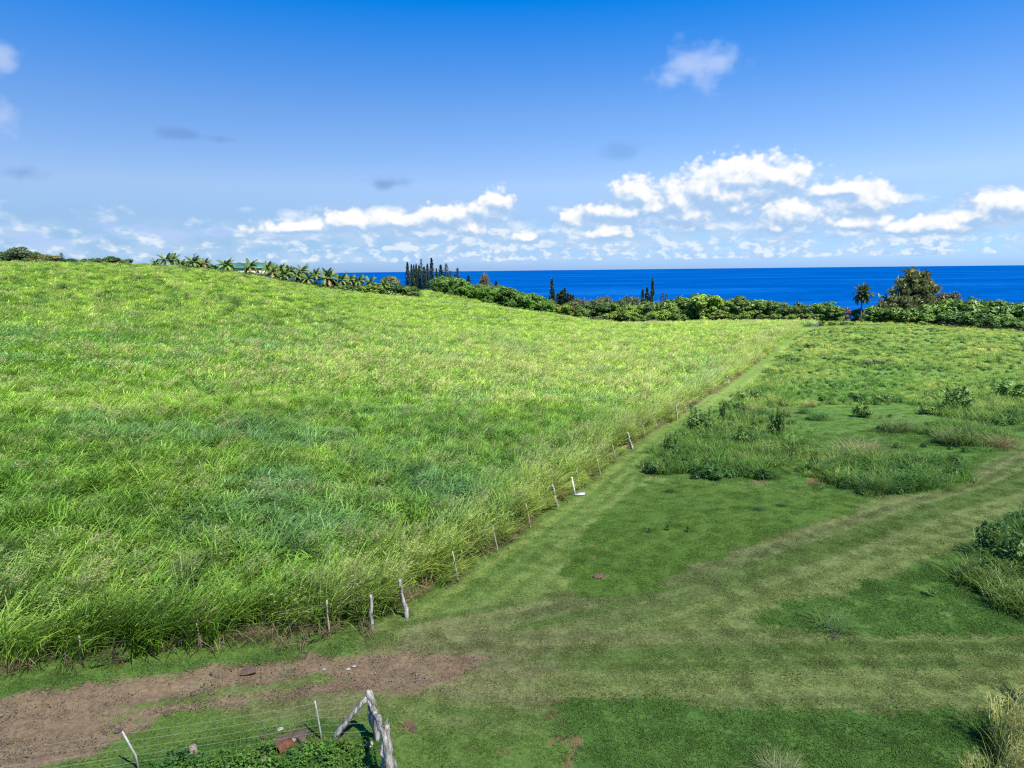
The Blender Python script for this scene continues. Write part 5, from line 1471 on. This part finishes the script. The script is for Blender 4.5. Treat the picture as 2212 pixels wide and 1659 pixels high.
for i, (fx, fy, ux, uy, kd) in enumerate(LANE_POSTS):
    b = ground(fx, fy)
    # stand clear of the grass wall, on the mown side
    b = b + np.array([.26, -.15, 0])
    b[2] = float(zt(b[0], b[1]))
    t = lean_top(fx, fy, ux, uy, b)
    t[2] = max(t[2], b[2] + .9)
    tl.append((inv(b), inv(t)))
    if kd == 'w': post_part(lane, inv(b), inv(t), .085, M_WOOD, 500 + i, 'thick crooked grey wooden post', rough=.2, wob=.035)
    else: post_part(lane, inv(b), inv(t), .038, M_STAKE, 500 + i, None, k=6, rough=.1, wob=.008, n=4)
wires(lane, tl[:15], (.12, .40, .65, .90), .02, .0025)
# road fence
ROAD_POSTS = [(866, 1330, 864, 1250, 0), (804, 1361, 802, 1285, 'w'), (712, 1374, 706, 1296, 's'), (434, 1398, 424, 1343, 's'), (176, 1432, 170, 1373, 's'), (-60, 1458, -66, 1398, 's'), (-330, 1490, -336, 1425, 's')]
p0 = ground(803, 1361)
road = thing('road_fence', 'wire fence of thin stakes between the tall grass and the dirt road', 'fence', p0)
tr_ = []
for i, (fx, fy, ux, uy, kd) in enumerate(ROAD_POSTS):
    b = ground(fx, fy)
    if kd == 0: b = b + np.array([.26, -.15, 0])
    t = lean_top(fx, fy, ux, uy, b)
    tr_.append((inv(b), inv(t)))
    if kd == 'w': post_part(road, inv(b), inv(t), .082, M_WOOD, 530, 'thick grey wooden corner post', rough=.2, wob=.03)
    elif kd == 's': post_part(road, inv(b), inv(t), .037, M_STAKE, 531 + i, None, k=6, rough=.1, wob=.012, n=5)
wires(road, tr_, (.10, .38, .64, .90), .03, .0025)
# near fence with its timber corner
pA, pB, pC = ground(813, 1598), ground(696, 1597), ground(301, 1662)
p0 = pA.copy()
nearf = thing('near_fence', 'barbed wire fence ending in a gnarled timber corner in the foreground', 'fence', p0)
tA = at(797, 1490, pA[1])
post_part(nearf, inv(pA), inv(tA), .090, M_WOOD, 560, 'upright gnarled lichen-pale end post', rough=.22, wob=.045, n=8)
p2, p3 = ground(850, 1698), ground(829, 1668)
t2, t3 = at(831, 1566, p2[1]), at(825, 1584, p3[1] + .02)
post_part(nearf, inv(p2), inv(t2), .105, M_WOOD, 561, 'thick split trunk post nearest the camera', rough=.28, wob=.05, n=8)
post_part(nearf, inv(p3), inv(t3), .062, M_WOOD, 562, 'slim crooked pole beside the trunk post', rough=.2, wob=.04, n=8)
# splintered tongue on the split trunk and the log rail between the two main posts
MB().tube([inv(t2) - [0, 0, .25], inv(t2) + [.03, 0, .02], inv(t2) + [.09, 0, .22]], [.07, .05, .006], 6, .2, seed=563).build('splinter', M_WOOD, nearf)
ra, rb_ = pA + (tA - pA) * .80, p2 + (t2 - p2) * .86
rm1, rm2 = at(807, 1534, 17.9), at(819, 1551, 17.3)
MB().tube([inv(tA) + [0, 0, -.28], inv(rm1), inv(rm2), inv(at(821, 1572, 16.8)), inv(rb_)], [.075, .085, .09, .07, .06], 8, .24, seed=564).build('log_rail', M_WOOD, nearf)
pbr = ground(716, 1600)
post_part(nearf, inv(pbr), inv(tA) + [-.05, -.03, -.22], .070, M_WOOD, 565, 'slanting timber brace', 'brace', rough=.2, wob=.02, n=7)
tB = at(680, 1514, pB[1])
post_part(nearf, inv(pB), inv(tB), .026, M_STEEL, 566, 'thin straight grey stake', k=5, rough=.05, wob=.003, n=4)
kn, tC = at(293, 1632, pC[1] - .05), at(264, 1580, pC[1] - .12)
o_ = MB().tube([inv(pC) - [0, 0, .2], inv(kn), inv(tC)], [.030, .028, .027], 5, .05, seed=567).build('post', M_STEEL, nearf)
o_['label'] = 'bent leaning grey stake'
pD = pC + (pC - pB) * 1.1
pD[2] = float(zt(pD[0], pD[1]))
wt_ = [(inv(pA), inv(tA)), (inv(pB), inv(tB)), (inv(pC), inv(tC)), (inv(pD), inv(pD) + [-.5, 0, 1.25])]
for zf, k in ((.94, 0), (.75, 1), (.56, 2), (.38, 3), (.20, 4)):
    pts = []
    for (b, t), (b2, t2_) in zip(wt_[:-1], wt_[1:]):
        q0, q1 = b + (t - b) * zf, b2 + (t2_ - b2) * zf
        for u in np.arange(0, 1, .1): pts.append(q0 + (q1 - q0) * u - np.array([0, 0, .05 * math.sin(math.pi * u)]))
    pts = np.array(pts)
    wb = MB().tube(pts, .0034, 4)
    for j in range(1, len(pts) - 1):
        for u in (0, .5):
            q = pts[j] + (pts[j + 1] - pts[j]) * u
            wb.tube([q + [-.005, 0, -.025], q + [.005, 0, .025]], .003, 3).tube([q + [0, -.025, .01], q + [0, .025, -.01]], .003, 3)
    wb.build('barbed_wire', M_WIRE, nearf)

# ------------------------------------------------------------------ far gate
g0, g1 = at(1741, 706.5, 211), at(1765, 706.5, 208)
for q in (g0, g1): q[2] = float(zt(q[0], q[1])) + .1
gv = g1 - g0
gl = float(np.linalg.norm(gv[:2]))
ga = math.atan2(gv[1], gv[0])
gate = thing('farm_gate', 'closed tubular steel farm gate at the far end of the mown lane', 'gate', g0, ga)
for k, z in enumerate((.15, .40, .66, .92, 1.2)): MB().tube([(.05, 0, z), (gl - .05, 0, z)], .045, 6).build('rail', M_STEEL, gate)
for xx in (.03, gl * .5, gl - .03): MB().tube([(xx, .05, .08), (xx, .05, 1.27)], .045, 6).build('stile', M_STEEL, gate)
MB().tube([(.2, -.06, .15), (gl - .2, -.06, 1.2)], .035, 6).build('brace', M_STEEL, gate)
gp = at(1735, 708, 211)
gp[2] = float(zt(gp[0], gp[1]))
t = thing('gate_post', 'pale crooked wooden post on the left of the farm gate', 'post', gp)
post_part(t, (0, 0, 0), (.25, 0, 1.7), .16, M_WOOD, 580, name='shaft', rough=.2, wob=.05)
gp = at(1767, 708, 208)
gp[2] = float(zt(gp[0], gp[1]))
t = thing('gate_post', 'dark braced wooden post on the right of the farm gate', 'post', gp)
post_part(t, (0, 0, 0), (.1, 0, 1.6), .15, M_BARK, 581, name='shaft', rough=.2, wob=.04)
post_part(t, (-.75, -.3, 0), (0, -.14, 1.2), .10, M_BARK, 582, name='brace', rough=.2, wob=.02)
# strands of the cross fence right of the gate
c0_ = gp.copy()
cf = thing('cross_fence', 'low wire fence running right from the farm gate along the far pasture', 'fence', c0_)
inv = lambda v: np.asarray(v, float) - c0_
tc_ = []
for k, (cx_, cy_) in enumerate([(100, 211), (112, 206), (126, 199), (138, 187), (150, 173)]):
    b = np.array([cx_, cy_, float(zt(cx_, cy_))])
    tc_.append((inv(b), inv(b) + np.array([0, 0, 1.2])))
    post_part(cf, tc_[-1][0], tc_[-1][1], .05, M_STAKE, 590 + k, k=6, rough=.1, wob=.01, n=3)
wires(cf, tc_, (.4, .65, .92), .02, .008)

# ------------------------------------------------------------------ marker pole, slab, pipe, rocks, soil heaps
b = ground(1243, 1070)
t_ = at(1235, 1031, b[1]) - b
t = thing('marker_pole', 'white painted pole leaning by the lane fence', 'pole', b)
MB().tube([(0, 0, -.1), tuple(t_ * .5), tuple(t_ * .93)], [.055, .052, .05], 10).build('shaft', M_WHITE, t, True)
MB().tube([tuple(t_ * .93), tuple(t_ * 1.0)], [.075, .075], 10).build('cap', M_WHITE, t)
b = ground(1253, 1069)
sl_ = MB()
sl_.box((0, 0, .07), (.62, .52, .05), M=((1, .25, 0), (0.1, 1, 0), (0, 0, 1)))
o_ = sl_.build('white_slab', M_SLAB, None, loc=b)
tag(o_, 'flat pale square slab on the grass at the foot of the white pole', 'slab')
b = ground(602, 1622)
t = thing('drain_pipe', 'rusty iron drain pipe end poking out of the bank', 'pipe', b, math.radians(-32))
kk = 24
Vp, Fp = [], []
for (yy, rr) in ((-.10, .20), (-.10, .17), (.45, .17), (.45, .20)):
    for j in range(kk):
        a = j / kk * 6.2832
        Vp.append((math.cos(a) * rr, yy, .03 + math.sin(a) * rr - (.10 if yy > 0 else 0)))
for q in range(4):
    for j in range(kk): Fp.append((q * kk + j, q * kk + (j + 1) % kk, ((q + 1) % 4) * kk + (j + 1) % kk, ((q + 1) % 4) * kk + j))
MB().add(Vp, Fp).build('shell', M_RUST, t)
MB().add([(math.cos(j / kk * 6.2832) * .169, .22, -.02 + math.sin(j / kk * 6.2832) * .169) for j in range(kk)], [tuple(range(kk))]).build('shade_plug', M_DARK_ROCK, t)  # dark disc added in place of the shade inside the pipe mouth
def rock_mesh(seed, flat=.7):
    import bmesh
    bm = bmesh.new()
    bmesh.ops.create_icosphere(bm, subdivisions=3, radius=.5)
    P_ = np.array([v.co[:] for v in bm.verts])
    r = np.random.default_rng(seed)
    for _ in range(11):
        d = unit(r, 1)[0]
        cut = r.uniform(.30, .42)
        s = P_ @ d
        P_ = P_ - np.maximum(s - cut, 0)[:, None] * d * .92
    nn = fbm(P_[:, 0] * 5 + seed, P_[:, 1] * 5 + P_[:, 2] * 4, seed, 3) - .5
    P_ = P_ * (1 + .14 * nn)[:, None] * np.array([1, 1, flat])
    for v, q in zip(bm.verts, P_): v.co = q
    me = bpy.data.meshes.new('rock')
    bm.to_mesh(me)
    bm.free()
    return me
for i, (px, py, w, lab, mt, flat, nm) in enumerate([
        (414, 1629, 26, 'tan boulder standing below the near fence wires', M_ROCK, .95, 'rock'), (634, 1602, 17, 'tan rock right of the rusty pipe', M_ROCK, .8, 'rock'), (650, 1594, 36, 'large dark brown rock half buried under the wires', M_DARK_ROCK, .6, 'rock'),
        (659, 1609, 13, 'small reddish rock beside the dark brown rock', M_ROCK, .7, 'rock'), (569, 1641, 14, 'small yellowish rock below the rusty pipe', M_ROCK, .7, 'rock'), (797, 1612, 18, 'angular pale rock at the foot of the timber corner', M_PALE_ROCK, .7, 'rock'),
        (364, 1541, 18, 'flat dark rock lying in the dirt road', M_DARK_ROCK, .4, 'rock'), (254, 1580, 14, 'dark clod at the edge of the dirt road by the bent stake', M_DARK_ROCK, .5, 'rock'), (418, 1500, 14, 'dark clod in the grassy strip between the wheel tracks', M_DARK_ROCK, .5, 'rock'),
        (456, 1497, 15, 'second dark clod in the grassy strip, right of the first', M_DARK_ROCK, .4, 'rock'), (535, 1451, 34, 'brown heap of soil on the upper wheel track', M_SOIL, .25, 'soil_heap'), (456, 1456, 7, 'small dark stone on the upper wheel track', M_DARK_ROCK, .6, 'rock'),
        (1292, 1245, 24, 'brown mole hill in the lawn right of the lane', M_SOIL, .3, 'soil_heap'), (752, 1446, 9, 'whitish stone by the road near the junction', M_PALE_ROCK, .5, 'rock'), (765, 1440, 8, 'pale stone just right of the whitish road stone', M_PALE_ROCK, .5, 'rock'),
        (700, 1447, 7, 'small pale stone left of the road junction stones', M_PALE_ROCK, .5, 'rock'), (570, 1592, 18, 'grey rock beneath the lower wires', M_DARK_ROCK, .5, 'rock'), (1803, 1376, 12, 'dark broken stump piece at the tip of the unmown wedge', M_DARK_ROCK, .7, 'rock'),
        (612, 1606, 44, 'heap of reddish soil over the buried pipe', M_SOIL, .34, 'soil_heap'), (893, 1576, 20, 'worn brown soil heap right of the timber corner', M_SOIL, .12, 'soil_heap'), (605, 1577, 12, 'small pale stone under the middle wire', M_PALE_ROCK, .5, 'rock')]):
    p = ground(px, py)
    w_ = w / F * np.linalg.norm(p - CAM)
    me = rock_mesh(700 + i, flat)
    me.materials.append(mt)
    o_ = obj(nm, me, None, p + np.array([0, 0, w_ * flat * .22]), (0, 0, i * 1.3), w_)
    tag(o_, lab, 'rock' if nm == 'rock' else 'soil heap', 'rocks around the dirt road and near fence' if nm == 'rock' else None)
print('COUNTS', nTall, nTurf, nPast, len(bpy.data.objects))
